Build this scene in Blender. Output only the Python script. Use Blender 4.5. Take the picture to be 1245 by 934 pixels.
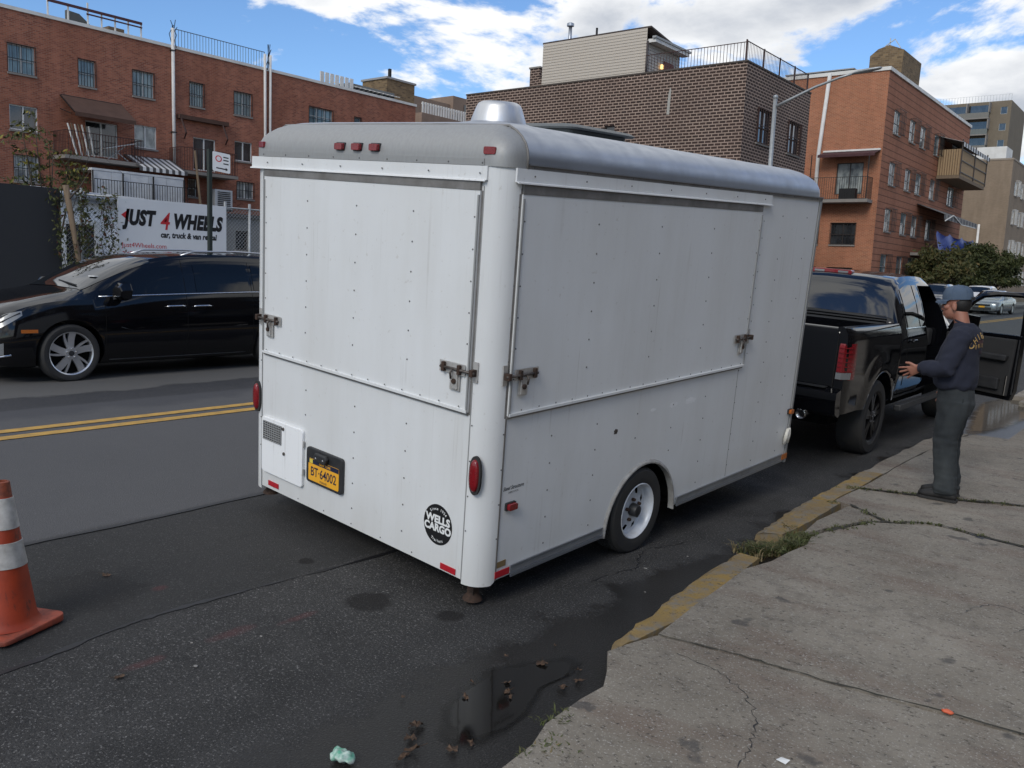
import bpy, bmesh, math, random
from mathutils import Vector, Matrix, Euler
from math import sin, cos, pi, radians, sqrt, atan2
random.seed(7)
for o in list(bpy.data.objects): bpy.data.objects.remove(o)
scene = bpy.context.scene
COL = scene.collection

# ---------------------------------------------------------------- camera
cam_d = bpy.data.cameras.new('camera'); cam = bpy.data.objects.new('camera', cam_d); COL.objects.link(cam)
cam_d.sensor_width = 36; cam_d.lens = 1043.58 / 1245 * 36; cam_d.clip_start = .05; cam_d.clip_end = 2000
RT = Vector((0.77868, 0.626046, 0.041517)); DN = Vector((0.116287, -0.078981, -0.99007)); FW = Vector((-0.61655, 0.775776, -0.134302))
cm = Matrix.Identity(4)
for i in range(3):
    cm[i][0] = RT[i]; cm[i][1] = -DN[i]; cm[i][2] = -FW[i]
cm.translation = (0, 0, 1.811)
cam.matrix_world = cm
scene.camera = cam

# ---------------------------------------------------------------- world, sun, exposure
SUN_EL, SUN_AZ = radians(36), radians(168)          # azimuth measured from +Y towards +X
w = bpy.data.worlds.new('World'); scene.world = w; w.use_nodes = True
nt = w.node_tree; N = nt.nodes; LK = nt.links; N.clear()
out = N.new('ShaderNodeOutputWorld'); bg = N.new('ShaderNodeBackground'); LK.new(bg.outputs[0], out.inputs[0])
bg.inputs[1].default_value = .1
sky = N.new('ShaderNodeTexSky'); sky.sky_type = 'NISHITA'; sky.sun_disc = False
sky.sun_elevation = SUN_EL; sky.sun_rotation = SUN_AZ; sky.air_density = 1.0; sky.dust_density = .25; sky.ozone_density = 1.5
tc = N.new('ShaderNodeTexCoord'); sep = N.new('ShaderNodeSeparateXYZ'); LK.new(tc.outputs['Generated'], sep.inputs[0])
def wmath(op, a, b=None, c=None):
    n = N.new('ShaderNodeMath'); n.operation = op
    for i, q in enumerate((a, b, c)):
        if q is None: continue
        if isinstance(q, (int, float)): n.inputs[i].default_value = q
        else: LK.new(q, n.inputs[i])
    return n.outputs[0]
zz = wmath('ADD', wmath('MAXIMUM', sep.outputs[2], 0.0), .22)
comb = N.new('ShaderNodeCombineXYZ')
LK.new(wmath('DIVIDE', sep.outputs[0], zz), comb.inputs[0]); LK.new(wmath('DIVIDE', sep.outputs[1], zz), comb.inputs[1])
mp = N.new('ShaderNodeMapping'); LK.new(comb.outputs[0], mp.inputs[0])
mp.inputs['Location'].default_value = (14.6379, 17.093, 0.0)
n1 = N.new('ShaderNodeTexNoise'); n1.inputs['Scale'].default_value = 1.7; n1.inputs['Detail'].default_value = 9; n1.inputs['Roughness'].default_value = .60
n1.inputs['Distortion'].default_value = .25
LK.new(mp.outputs[0], n1.inputs[0])
n2 = N.new('ShaderNodeTexNoise'); n2.inputs['Scale'].default_value = 2.2; n2.inputs['Detail'].default_value = 6
mp2 = N.new('ShaderNodeMapping'); LK.new(comb.outputs[0], mp2.inputs[0]); mp2.inputs['Location'].default_value = (9.3, 4.4, 2.0); LK.new(mp2.outputs[0], n2.inputs[0])
n3 = N.new('ShaderNodeTexNoise'); n3.inputs['Scale'].default_value = .42; n3.inputs['Detail'].default_value = 1.5
mp3 = N.new('ShaderNodeMapping'); LK.new(comb.outputs[0], mp3.inputs[0]); mp3.inputs['Location'].default_value = (6.197, 12.5395, 1.0); LK.new(mp3.outputs[0], n3.inputs[0])
dens = wmath('ADD', n1.outputs[0], wmath('MULTIPLY', wmath('SUBTRACT', n3.outputs[0], .47), .75))
rmp = N.new('ShaderNodeValToRGB'); LK.new(dens, rmp.inputs[0])
rmp.color_ramp.elements[0].position = .475; rmp.color_ramp.elements[1].position = .545
rmp.color_ramp.interpolation = 'EASE'
cr = N.new('ShaderNodeValToRGB'); LK.new(wmath('ADD', wmath('MULTIPLY', n2.outputs[0], .6), wmath('MULTIPLY', wmath('SUBTRACT', 1.05, dens), .55)), cr.inputs[0])
cr.color_ramp.elements[0].position = .44; cr.color_ramp.elements[0].color = (.50, .54, .61, 1)
cr.color_ramp.elements[1].position = .60; cr.color_ramp.elements[1].color = (.98, .99, 1.0, 1)
cmul = N.new('ShaderNodeVectorMath'); cmul.operation = 'SCALE'; LK.new(cr.outputs[0], cmul.inputs[0]); cmul.inputs[3].default_value = 11.4
smul = N.new('ShaderNodeVectorMath'); smul.operation = 'MULTIPLY'; LK.new(sky.outputs[0], smul.inputs[0]); smul.inputs[1].default_value = (1.0, 1.28, 1.62)
mix = N.new('ShaderNodeMix'); mix.data_type = 'RGBA'
LK.new(rmp.outputs[0], mix.inputs[0]); LK.new(smul.outputs[0], mix.inputs[6]); LK.new(cmul.outputs[0], mix.inputs[7])
LK.new(mix.outputs[2], bg.inputs[0])

sd = bpy.data.lights.new('sun', 'SUN'); sun = bpy.data.objects.new('sun', sd); COL.objects.link(sun)
sd.energy = 1.7; sd.angle = radians(22); sd.color = (1.0, .95, .87)
sdir = Vector((sin(SUN_AZ) * cos(SUN_EL), cos(SUN_AZ) * cos(SUN_EL), sin(SUN_EL)))   # towards the sun
sun.rotation_euler = sdir.to_track_quat('Z', 'Y').to_euler(); sun.location = (0, 0, 40)
vs = scene.view_settings; vs.view_transform = 'Standard'; vs.look = 'None'; vs.gamma = 1; vs.exposure = -0.1; vs.use_curve_mapping = False

# ---------------------------------------------------------------- helpers
class G:
    """collects faces; build() links them as ONE mesh object"""
    def __init__(s): s.v = []; s.f = []
    def add(s, vs, fs):
        b = len(s.v); s.v += [tuple(q) for q in vs]; s.f += [tuple(b + i for i in q) for q in fs]; return s
    def box(s, x0, x1, y0, y1, z0, z1):
        if x0 > x1: x0, x1 = x1, x0
        if y0 > y1: y0, y1 = y1, y0
        if z0 > z1: z0, z1 = z1, z0
        return s.add([(x0,y0,z0),(x1,y0,z0),(x1,y1,z0),(x0,y1,z0),(x0,y0,z1),(x1,y0,z1),(x1,y1,z1),(x0,y1,z1)],
                     [(0,3,2,1),(4,5,6,7),(0,1,5,4),(1,2,6,5),(2,3,7,6),(3,0,4,7)])
    def bar(s, p, q, wd, ht=None, up=(0,0,1)):
        p = Vector(p); q = Vector(q); d = (q - p).normalized(); ht = wd if ht is None else ht
        u = Vector(up)
        if abs(d.dot(u)) > .98: u = Vector((1,0,0)) if abs(d.x) < .9 else Vector((0,1,0))
        a = d.cross(u).normalized(); b = a.cross(d)
        vs = []
        for c in (p, q):
            for i, j in ((-1,-1),(1,-1),(1,1),(-1,1)): vs.append(c + a * wd / 2 * i + b * ht / 2 * j)
        return s.add(vs, [(0,3,2,1),(4,5,6,7),(0,1,5,4),(1,2,6,5),(2,3,7,6),(3,0,4,7)])
    def tube(s, pts, rad, n=8, caps=True):
        pts = [Vector(p) for p in pts]; rs = rad if isinstance(rad, (list, tuple)) else [rad] * len(pts)
        rings = []; a = None
        for i, p in enumerate(pts):
            d = (pts[min(i+1, len(pts)-1)] - pts[max(i-1, 0)]).normalized()
            if a is None: a = d.orthogonal().normalized()
            else:
                a = a - d * a.dot(d); a = a.normalized() if a.length > 1e-6 else d.orthogonal().normalized()
            b = d.cross(a)
            rings.append([p + (a * cos(2*pi*k/n) + b * sin(2*pi*k/n)) * rs[i] for k in range(n)])
        return s.loft(rings, caps)
    def loft(s, rings, caps=True, closed=True):
        n = len(rings[0]); b = len(s.v)
        for r in rings: s.v += [tuple(q) for q in r]
        for i in range(len(rings) - 1):
            for k in range(n if closed else n - 1):
                k2 = (k + 1) % n
                s.f.append((b + i*n + k, b + i*n + k2, b + (i+1)*n + k2, b + (i+1)*n + k))
        if caps:
            s.f.append(tuple(b + k for k in reversed(range(n)))); s.f.append(tuple(b + (len(rings)-1)*n + k for k in range(n)))
        return s
    def lathe(s, c, ax, prof, n=24, caps=True):
        """prof: (radius, distance along axis)"""
        ax = Vector(ax).normalized(); a = ax.orthogonal().normalized(); b = ax.cross(a); c = Vector(c)
        return s.loft([[c + ax * h + (a * cos(2*pi*k/n) + b * sin(2*pi*k/n)) * r for k in range(n)] for r, h in prof], caps)
    def prism(s, poly, fn, d0, d1):
        """poly 2D, fn(u, v, d) -> 3D"""
        n = len(poly); vs = [fn(u, v, d0) for u, v in poly] + [fn(u, v, d1) for u, v in poly]
        return s.add(vs, [tuple(reversed(range(n))), tuple(range(n, 2*n))] + [(i, (i+1) % n, n + (i+1) % n, n + i) for i in range(n)])
    def xf(s, m, start=0):
        s.v[start:] = [tuple(m @ Vector(q)) for q in s.v[start:]]; return s
    def build(s, name, mat, parent=None, smooth=False, bevel=0, seg=2, off=None, kind=None, auto=None):
        me = bpy.data.meshes.new(name)
        vs = s.v if off is None else [(a - off[0], b - off[1], c - off[2]) for a, b, c in s.v]
        me.from_pydata(vs, [], s.f)
        bm = bmesh.new(); bm.from_mesh(me)
        bmesh.ops.recalc_face_normals(bm, faces=bm.faces)
        if bevel:
            ed = [e for e in bm.edges if len(e.link_faces) == 2 and e.calc_face_angle(0) > .5]
            bmesh.ops.bevel(bm, geom=ed, offset=bevel, segments=seg, profile=.6, affect='EDGES', clamp_overlap=True)
        if smooth or auto:
            for f in bm.faces: f.smooth = True
        if auto:
            for e in bm.edges:
                if len(e.link_faces) == 2 and e.calc_face_angle(0) > auto: e.smooth = False
        bm.to_mesh(me); bm.free()
        me.materials.append(mat)
        o = bpy.data.objects.new(name, me); COL.objects.link(o)
        if parent: o.parent = parent
        if kind: o['kind'] = kind
        return o

def tag(o, label, cat, group=None):
    o['label'] = label; o['category'] = cat
    if group: o['group'] = group
    return o
def thing(name, label, cat, loc=(0,0,0), rot=(0,0,0), group=None, matrix=None):
    o = bpy.data.objects.new(name, None); COL.objects.link(o); o.empty_display_size = .2
    if matrix is not None: o.matrix_world = matrix
    else: o.location = loc; o.rotation_euler = rot
    return tag(o, label, cat, group)
def copy_tree(o, parent=None):
    c = o.copy(); COL.objects.link(c)
    if parent: c.parent = parent
    for ch in list(o.children): copy_tree(ch, c)
    return c
def struct(o): o['kind'] = 'structure'; return o
def rrect(x0, x1, y0, y1, r, n=5):
    pts = []
    for cx_, cy_, a0 in ((x1-r, y1-r, 0), (x0+r, y1-r, pi/2), (x0+r, y0+r, pi), (x1-r, y0+r, 3*pi/2)):
        for k in range(n + 1):
            a = a0 + pi/2 * k / n; pts.append((cx_ + r*cos(a), cy_ + r*sin(a)))
    return pts
def curve_pts(pts, n=6):
    """Catmull-Rom through 2D/3D points"""
    P = [Vector(p) for p in pts]; P = [P[0]*2 - P[1]] + P + [P[-1]*2 - P[-2]]; r = []
    for i in range(1, len(P) - 2):
        for k in range(n):
            t = k / n
            r.append(.5*((2*P[i]) + (-P[i-1]+P[i+1])*t + (2*P[i-1]-5*P[i]+4*P[i+1]-P[i+2])*t*t + (-P[i-1]+3*P[i]-3*P[i+1]+P[i+2])*t**3))
    r.append(P[-2]); return r
def text_mesh(s, size, shear=0, bold=0, align='CENTER', ext=0.0, spacing=1.0):
    cu = bpy.data.curves.new('lettering', 'FONT'); cu.body = s; cu.size = size; cu.shear = shear; cu.offset = bold
    cu.align_x = align; cu.extrude = ext; cu.space_character = spacing; cu.resolution_u = 3
    o = bpy.data.objects.new('lettering', cu); COL.objects.link(o)
    bpy.context.view_layer.update()
    me = bpy.data.meshes.new_from_object(o.evaluated_get(bpy.context.evaluated_depsgraph_get()))
    bpy.data.objects.remove(o); bpy.data.curves.remove(cu)
    g = G(); g.v = [tuple(v.co) for v in me.vertices]; g.f = [tuple(p.vertices) for p in me.polygons]
    bpy.data.meshes.remove(me); return g
def frame(o, X, Y):
    X = Vector(X).normalized(); Y = Vector(Y).normalized(); Z = X.cross(Y); m = Matrix.Identity(4)
    for i in range(3): m[i][0] = X[i]; m[i][1] = Y[i]; m[i][2] = Z[i]
    m.translation = o; return m
def text(s, size, mat, parent, o, X, Y, name='lettering', sx=1.0, **k):
    g = text_mesh(s, size, **k); g.v = [(a*sx, b, c) for a, b, c in g.v]
    return g.xf(frame(o, X, Y)).build(name, mat, parent)
def arc_text(s, size, radius, a_mid, step, o, X, Y, inside=False, bold=0, ysq=1.0):
    """letters along an arc; step in radians per letter"""
    g = G(); F = frame(o, X, Y)
    for i, ch in enumerate(s):
        if ch == ' ': continue
        d = (i - (len(s)-1)/2) * step
        a = a_mid - d if not inside else a_mid + d
        rot = a - pi/2 if not inside else a + pi/2
        t = text_mesh(ch, size, bold=bold); m = Matrix.Translation((radius*cos(a), radius*sin(a)*ysq, 0)) @ Matrix.Rotation(rot, 4, 'Z')
        t.xf(F @ m); g.add(t.v, t.f)
    return g

# ---------------------------------------------------------------- materials
def nodes(name):
    m = bpy.data.materials.new(name); m.use_nodes = True; t = m.node_tree; b = t.nodes['Principled BSDF']; return m, t, b
def nd(t, typ, ins=None, **attrs):
    n = t.nodes.new(typ)
    for k, v in attrs.items(): setattr(n, k, v)
    for k, v in (ins or {}).items():
        if hasattr(v, 'is_output') : t.links.new(v, n.inputs[k])
        else: n.inputs[k].default_value = v
    return n
def c4(c): return (c[0], c[1], c[2], 1)
def noise(t, vec, scale, detail=4, rough=.55, dist=0):
    return nd(t, 'ShaderNodeTexNoise', {'Vector': vec, 'Scale': scale, 'Detail': detail, 'Roughness': rough, 'Distortion': dist}).outputs[0]
def ramp(t, fac, p0, p1, c0=(0,0,0), c1=(1,1,1)):
    r = nd(t, 'ShaderNodeValToRGB', {0: fac}); e = r.color_ramp.elements
    e[0].position = p0; e[0].color = c4(c0); e[1].position = p1; e[1].color = c4(c1); return r.outputs[0]
def mixc(t, fac, a, b, blend='MIX'):
    n = nd(t, 'ShaderNodeMix', data_type='RGBA', blend_type=blend)
    for i, v in ((0, fac), (6, a), (7, b)):
        if hasattr(v, 'is_output'): t.links.new(v, n.inputs[i])
        else: n.inputs[i].default_value = v if i == 0 else (c4(v) if len(v) == 3 else v)
    return n.outputs[2]
def math_(t, op, a, b=0.0, clamp=False):
    n = nd(t, 'ShaderNodeMath', operation=op, use_clamp=clamp)
    for i, v in ((0, a), (1, b)):
        if hasattr(v, 'is_output'): t.links.new(v, n.inputs[i])
        else: n.inputs[i].default_value = v
    return n.outputs[0]
def objco(t, sc=None):
    c = nd(t, 'ShaderNodeTexCoord').outputs['Object']
    if sc: c = nd(t, 'ShaderNodeMapping', {'Vector': c, 'Scale': sc}).outputs[0]
    return c
def bump(t, b, h, strength, dist=.01):
    n = nd(t, 'ShaderNodeBump', {'Height': h, 'Strength': strength, 'Distance': dist}); t.links.new(n.outputs[0], b.inputs['Normal'])
def M_(name, col, rough=.6, metal=0, col2=None, var=.5, scale=4, bmp=0, bscale=60, spec=.5, coat=0, emit=None, streak=None, trans=0, bdist=.003):
    m, t, b = nodes(name); co = objco(t)
    b.inputs['Roughness'].default_value = rough; b.inputs['Metallic'].default_value = metal
    b.inputs['Specular IOR Level'].default_value = spec
    if coat: b.inputs['Coat Weight'].default_value = coat; b.inputs['Coat Roughness'].default_value = .04
    if trans: b.inputs['Transmission Weight'].default_value = trans
    c2 = col2 if col2 else tuple(q * .78 for q in col)
    f = ramp(t, noise(t, co if not streak else objco(t, streak), scale, 6, .6), .35, .68)
    c = mixc(t, math_(t, 'MULTIPLY', f, var), col, c2)
    t.links.new(c, b.inputs['Base Color'])
    rv = math_(t, 'ADD', math_(t, 'MULTIPLY', f, .12 if rough > .15 else .03), rough); t.links.new(rv, b.inputs['Roughness'])
    if bmp: bump(t, b, noise(t, co, bscale, 4), bmp, bdist)
    if emit: b.inputs['Emission Color'].default_value = c4(emit[0]); b.inputs['Emission Strength'].default_value = emit[1]
    return m
def brick(name, c1, c2, mortar, bw, rh, ms, band=0, dirt=.25, bias=0.0, rough=.85):
    m, t, b = nodes(name); b.inputs['Roughness'].default_value = rough; b.inputs['Specular IOR Level'].default_value = .25
    co = objco(t); s = nd(t, 'ShaderNodeSeparateXYZ', {0: co})
    v = nd(t, 'ShaderNodeCombineXYZ', {0: math_(t, 'ADD', s.outputs[0], s.outputs[1]), 1: s.outputs[2]}).outputs[0]
    br = nd(t, 'ShaderNodeTexBrick', {'Vector': v, 'Color1': c4(c1), 'Color2': c4(c2), 'Mortar': c4(mortar), 'Scale': 1.0, 'Mortar Size': ms, 'Mortar Smooth': .2, 'Bias': bias, 'Brick Width': bw, 'Row Height': rh})
    big = ramp(t, noise(t, co, .45, 5, .6), .35, .7); sm = ramp(t, noise(t, nd(t, 'ShaderNodeMapping', {'Vector': co, 'Scale': (1.6, 1.6, .25)}).outputs[0], 1.1, 5), .45, .75)
    c = mixc(t, math_(t, 'MULTIPLY', big, dirt), br.outputs[0], tuple(q * .55 for q in c1))
    c = mixc(t, math_(t, 'MULTIPLY', sm, dirt * .7), c, tuple(min(1, q * 1.25 + .03) for q in c1))
    if band:
        w_ = nd(t, 'ShaderNodeMath', operation='PINGPONG'); t.links.new(s.outputs[2], w_.inputs[0]); w_.inputs[1].default_value = band / 2
        c = mixc(t, ramp(t, w_.outputs[0], .022, .035, (.85,.85,.85), (0,0,0)), c, tuple(q * .25 for q in c1))
    t.links.new(c, b.inputs['Base Color'])
    bump(t, b, br.outputs['Fac'], -.5, .01)
    return m
# ================================================================ material library
def trailer_paint(name, base=(.70,.715,.725), dirt=(.42,.40,.35), amt=.45):
    m, t, b = nodes(name); co = objco(t); b.inputs['Specular IOR Level'].default_value = .45
    st = ramp(t, noise(t, objco(t, (3, 3, .5)), 1.3, 7, .6), .42, .85); bl = ramp(t, noise(t, co, 1.1, 6, .6), .4, .75)
    sp = ramp(t, noise(t, co, 28, 3, .6), .66, .74)
    fl = ramp(t, noise(t, objco(t, (22, 22, .35)), 2.2, 3, .5), .60, .72)
    sz = nd(t, 'ShaderNodeSeparateXYZ', {0: co}).outputs[2]
    low = math_(t, 'MULTIPLY', ramp(t, math_(t, 'ADD', math_(t, 'MULTIPLY', sz, 1.6), math_(t, 'MULTIPLY', bl, .25)), .05, .55, (1,1,1), (0,0,0)), .5)
    f = math_(t, 'MULTIPLY', math_(t, 'ADD', math_(t, 'ADD', math_(t, 'MULTIPLY', st, .55), math_(t, 'MULTIPLY', bl, .35)), low), amt)
    c = mixc(t, f, base, dirt); c = mixc(t, math_(t, 'MULTIPLY', sp, .25), c, (.33,.29,.24)); c = mixc(t, math_(t, 'MULTIPLY', math_(t, 'MULTIPLY', fl, ramp(t, noise(t, co, 2.1, 3), .48, .62)), .30), c, (.35,.33,.30))
    t.links.new(c, b.inputs['Base Color'])
    t.links.new(math_(t, 'ADD', math_(t, 'MULTIPLY', bl, .16), .34), b.inputs['Roughness'])
    h = noise(t, objco(t, (1, 1, .7)), 1.6, 2, .4)
    bump(t, b, h, .20, .03)
    return m
WHITE = trailer_paint('white_trailer_paint')
WHITE2 = trailer_paint('clean_white_paint', (.84,.85,.86), (.6,.6,.58), .15)
ALU = M_('weathered_aluminium', (.40,.43,.48), .36, .85, (.34,.36,.40), .5, 7, .04, 30)
ALUCAP = M_('dull_aluminium_cap', (.33,.335,.335), .5, .35, (.29,.29,.285), .4, 10, .05, 40, streak=(6,6,1.5))
ALUDARK = M_('grimy_aluminium', (.27,.26,.25), .5, .5, (.15,.14,.13), .8, 8, .1, 50)
RAIL = M_('grey_rail', (.33,.35,.37), .42, .6, (.22,.22,.23), .6, 6)
ZINC = M_('zinc_plate', (.62,.61,.59), .42, .6, (.36,.33,.30), .7, 22)
RUST = M_('rust', (.070,.040,.028), .85, .2, (.030,.022,.018), .9, 30, .4, 90)
RUSTST = M_('rusty_steel', (.13,.115,.105), .55, .6, (.055,.042,.036), .9, 45, .2, 120)
DARKRV = M_('rivet_grime', (.17,.17,.17), .5, .5, (.06,.06,.06), .5, 20)
REDL = M_('red_lens', (.22,.007,.012), .18, 0, (.14,.004,.007), .7, 60, .25, 160, coat=.4)
AMBL = M_('amber_lens', (.45,.13,.02), .25, 0, (.30,.07,.01), .7, 60, .2, 160)
REDREF = M_('red_reflector', (.45,.015,.025), .3, 0, (.3,.01,.02), .6, 70, .3, 300)
RUBBER = M_('black_rubber', (.022,.022,.023), .72, 0, (.035,.033,.03), .7, 12, .3, 90)
BLACKP = M_('black_plastic', (.02,.021,.023), .45, 0, (.04,.04,.042), .5, 15, .1, 80)
DEEP = M_('flat_black', (.008,.008,.008), .9, 0, spec=.1)  # near-black for wells, underside, axles, seams and recess patches
RIMW = M_('white_wheel_paint', (.60,.64,.70), .35, .1, (.40,.38,.35), .5, 14)
CHROME = M_('chrome', (.75,.76,.78), .12, 1.0, var=.2)
PLATEY = M_('plate_orange', (.85,.42,.03), .4, 0, (.75,.36,.03), .4, 20)
PLATEB = M_('plate_navy', (.012,.018,.05), .45)
BLACKINK = M_('black_vinyl', (.012,.012,.013), .4, spec=.4)
WHITEINK = M_('white_vinyl', (.78,.79,.78), .45)
REDINK = M_('red_print', (.55,.02,.03), .5)
ROPE = M_('white_cord', (.72,.70,.64), .9, 0, (.5,.48,.42), .6, 60, .3, 200)
LIDG = M_('grey_lid_plastic', (.10,.11,.11), .5, 0, (.16,.165,.16), .6, 10, .08, 60)
YELLOW = None

# ---- asphalt: aggregate, wet gutter, patches
def asphalt():
    m, t, b = nodes('asphalt'); co = nd(t, 'ShaderNodeTexCoord').outputs['Object']; s = nd(t, 'ShaderNodeSeparateXYZ', {0: co}); X, Y = s.outputs[0], s.outputs[1]
    ag = noise(t, co, 95, 3, .7); ag2 = nd(t, 'ShaderNodeTexVoronoi', {'Vector': co, 'Scale': 130.0}).outputs['Distance']
    big = noise(t, co, .55, 5, .6); mid = noise(t, co, 3.0, 6, .65)
    c = mixc(t, ramp(t, big, .36, .66), (.034,.034,.034), (.058,.057,.056))
    c = mixc(t, math_(t, 'MULTIPLY', ramp(t, mid, .44, .68), .6), c, (.022,.022,.022))
    c = mixc(t, ramp(t, noise(t, co, 85, 3, .8), .57, .66), c, (.21,.205,.20))
    c = mixc(t, math_(t, 'MULTIPLY', ramp(t, ag, .36, .5, (1,1,1), (0,0,0)), .7), c, (.014,.014,.015))
    # repaired strip next to the tar seam is browner and finer
    st = math_(t, 'MULTIPLY', ramp(t, math_(t, 'ADD', X, math_(t, 'MULTIPLY', mid, .05)), 0, 1), 1)
    def band(v, lo, hi, soft):
        a = nd(t, 'ShaderNodeMapRange', {0: v, 1: lo - soft, 2: lo + soft}, clamp=True).outputs[0]
        bb = nd(t, 'ShaderNodeMapRange', {0: v, 1: hi - soft, 2: hi + soft, 3: 1.0, 4: 0.0}, clamp=True).outputs[0]
        return math_(t, 'MULTIPLY', a, bb)
    xw = math_(t, 'ADD', X, math_(t, 'MULTIPLY', math_(t, 'SUBTRACT', noise(t, co, 1.2, 4), .5), .12))
    c = mixc(t, math_(t, 'MULTIPLY', band(xw, -5.07, -3.76, .03), .62), c, (.034,.034,.034))
    c = mixc(t, math_(t, 'MULTIPLY', band(xw, -9.0, -5.10, .05), .75), c, (.105,.105,.110))
    # parking lane of the far side, old and pale
    xn = math_(t, 'ADD', X, math_(t, 'MULTIPLY', math_(t, 'SUBTRACT', noise(t, co, .7, 5), .5), 1.6))
    c = mixc(t, math_(t, 'MULTIPLY', band(xn, -11.3, -9.75, .06), .75), c, (.125,.122,.118))
    c = mixc(t, math_(t, 'MULTIPLY', band(xn, -9.7, -8.6, .12), .5), c, (.045,.047,.056))
    # faded red utility paint
    for px, py, rx, ry in ((-3.42,1.80,.05,.16), (-3.42,2.24,.06,.20), (-3.35,2.58,.04,.18), (-4.07,2.24,.05,.07)):
        dx = math_(t, 'DIVIDE', math_(t, 'SUBTRACT', X, px), rx); dy = math_(t, 'DIVIDE', math_(t, 'SUBTRACT', Y, py), ry)
        d = math_(t, 'ADD', math_(t, 'MULTIPLY', dx, dx), math_(t, 'MULTIPLY', dy, dy))
        d = math_(t, 'ADD', d, math_(t, 'MULTIPLY', noise(t, co, 14, 4), .9))
        c = mixc(t, math_(t, 'MULTIPLY', ramp(t, d, .45, 1.4, (1,1,1), (0,0,0)), .30), c, (.14,.035,.038))
    # oil spots
    for px, py, r in ((-3.26,2.97,.13), (-2.86,3.17,.085), (-3.9,3.05,.05), (-4.25,1.95,.3)):
        dx = math_(t, 'SUBTRACT', X, px); dy = math_(t, 'SUBTRACT', Y, py)
        d = math_(t, 'SQRT', math_(t, 'ADD', math_(t, 'MULTIPLY', dx, dx), math_(t, 'MULTIPLY', dy, dy)))
        d = math_(t, 'ADD', math_(t, 'DIVIDE', d, r), math_(t, 'MULTIPLY', math_(t, 'SUBTRACT', noise(t, co, 9, 5), .5), 1.1))
        c = mixc(t, math_(t, 'MULTIPLY', ramp(t, d, .7, 1.1, (1,1,1), (0,0,0)), .75 if r < .2 else .35), c, (.012,.011,.011))
    # wet gutter
    edge = math_(t, 'ADD', math_(t, 'MULTIPLY', math_(t, 'SUBTRACT', noise(t, co, 1.9, 6, .62), .5), 1.15), math_(t, 'MULTIPLY', ramp(t, math_(t, 'DIVIDE', Y, 12.0), .14, .5, (.14,.14,.14), (0,0,0)), 1.0))
    wet = ramp(t, math_(t, 'ADD', math_(t, 'SUBTRACT', X, -2.43), edge), .0, .13)
    wet = math_(t, 'MULTIPLY', wet, nd(t, 'ShaderNodeMapRange', {0: Y, 1: 14.0, 2: 17.0, 3: 1.0, 4: 0.0}, clamp=True).outputs[0])
    c = mixc(t, math_(t, 'MULTIPLY', wet, .72), c, (.013,.012,.011))
    t.links.new(c, b.inputs['Base Color'])
    r = math_(t, 'ADD', .80, math_(t, 'MULTIPLY', wet, -.52)); t.links.new(r, b.inputs['Roughness']); b.inputs['Specular IOR Level'].default_value = .22
    bump(t, b, math_(t, 'MULTIPLY', math_(t, 'ADD', ag, math_(t, 'MULTIPLY', ag2, .6)), math_(t, 'SUBTRACT', 1.0, math_(t, 'MULTIPLY', wet, .55))), .6, .006)
    return m
def concrete():
    m, t, b = nodes('old_concrete'); co = nd(t, 'ShaderNodeTexCoord').outputs['Object']
    s = nd(t, 'ShaderNodeSeparateXYZ', {0: co}); X, Y = s.outputs[0], s.outputs[1]
    c = mixc(t, ramp(t, noise(t, co, 1.0, 6, .62), .34, .68), (.268,.242,.200), (.168,.148,.120))
    c = mixc(t, math_(t, 'MULTIPLY', ramp(t, noise(t, co, 7, 6, .7), .5, .68), .6), c, (.12,.105,.09))
    c = mixc(t, math_(t, 'MULTIPLY', ramp(t, noise(t, objco(t, (.7, 2.2, 1)), 1.6, 5, .6), .5, .72), .55), c, (.135,.085,.065))
    c = mixc(t, ramp(t, noise(t, co, 85, 3, .75), .57, .66), c, (.36,.34,.31))
    pit = ramp(t, noise(t, objco(t, (1, 1.8, 1)), 34, 4, .7), .59, .66)
    c = mixc(t, math_(t, 'MULTIPLY', pit, .85), c, (.05,.043,.037))
    c = mixc(t, math_(t, 'MULTIPLY', ramp(t, noise(t, co, 5.2, 3, .5), .66, .71), .7), c, (.06,.058,.058))
    t.links.new(c, b.inputs['Base Color']); b.inputs['Roughness'].default_value = .86; b.inputs['Specular IOR Level'].default_value = .3
    h = math_(t, 'ADD', math_(t, 'MULTIPLY', noise(t, co, 60, 5, .7), .6), math_(t, 'ADD', noise(t, co, 3, 4), math_(t, 'MULTIPLY', pit, -.5)))
    bump(t, b, h, .45, .012)
    return m
def kerb_paint():
    m, t, b = nodes('worn_yellow_kerb'); co = objco(t)
    c = mixc(t, ramp(t, noise(t, co, 2.4, 6, .65), .42, .6), (.27,.18,.055), (.20,.145,.075))
    c = mixc(t, ramp(t, noise(t, co, 9, 6, .7), .47, .62), c, (.185,.165,.135))
    c = mixc(t, ramp(t, noise(t, co, 40, 4, .7), .60, .68), c, (.06,.05,.04))
    t.links.new(c, b.inputs['Base Color']); b.inputs['Roughness'].default_value = .85
    bump(t, b, noise(t, co, 45, 5, .7), .5, .012); return m
ASPH = asphalt(); CONC = concrete(); KERBY = kerb_paint()
LINEY = M_('road_paint_yellow', (.52,.30,.055), .7, 0, (.30,.19,.06), .8, 9, .3, 120)
TAR = M_('tar', (.012,.012,.014), .5, 0, (.02,.02,.022), .6, 8, .2, 60)
PAVE2 = M_('far_pavement', (.22,.21,.195), .85, 0, (.15,.14,.13), .7, 1.5, .3, 40)
EARTH = M_('lot_ground', (.10,.095,.085), .9, 0, (.06,.058,.055), .8, .8, .3, 20)
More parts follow.
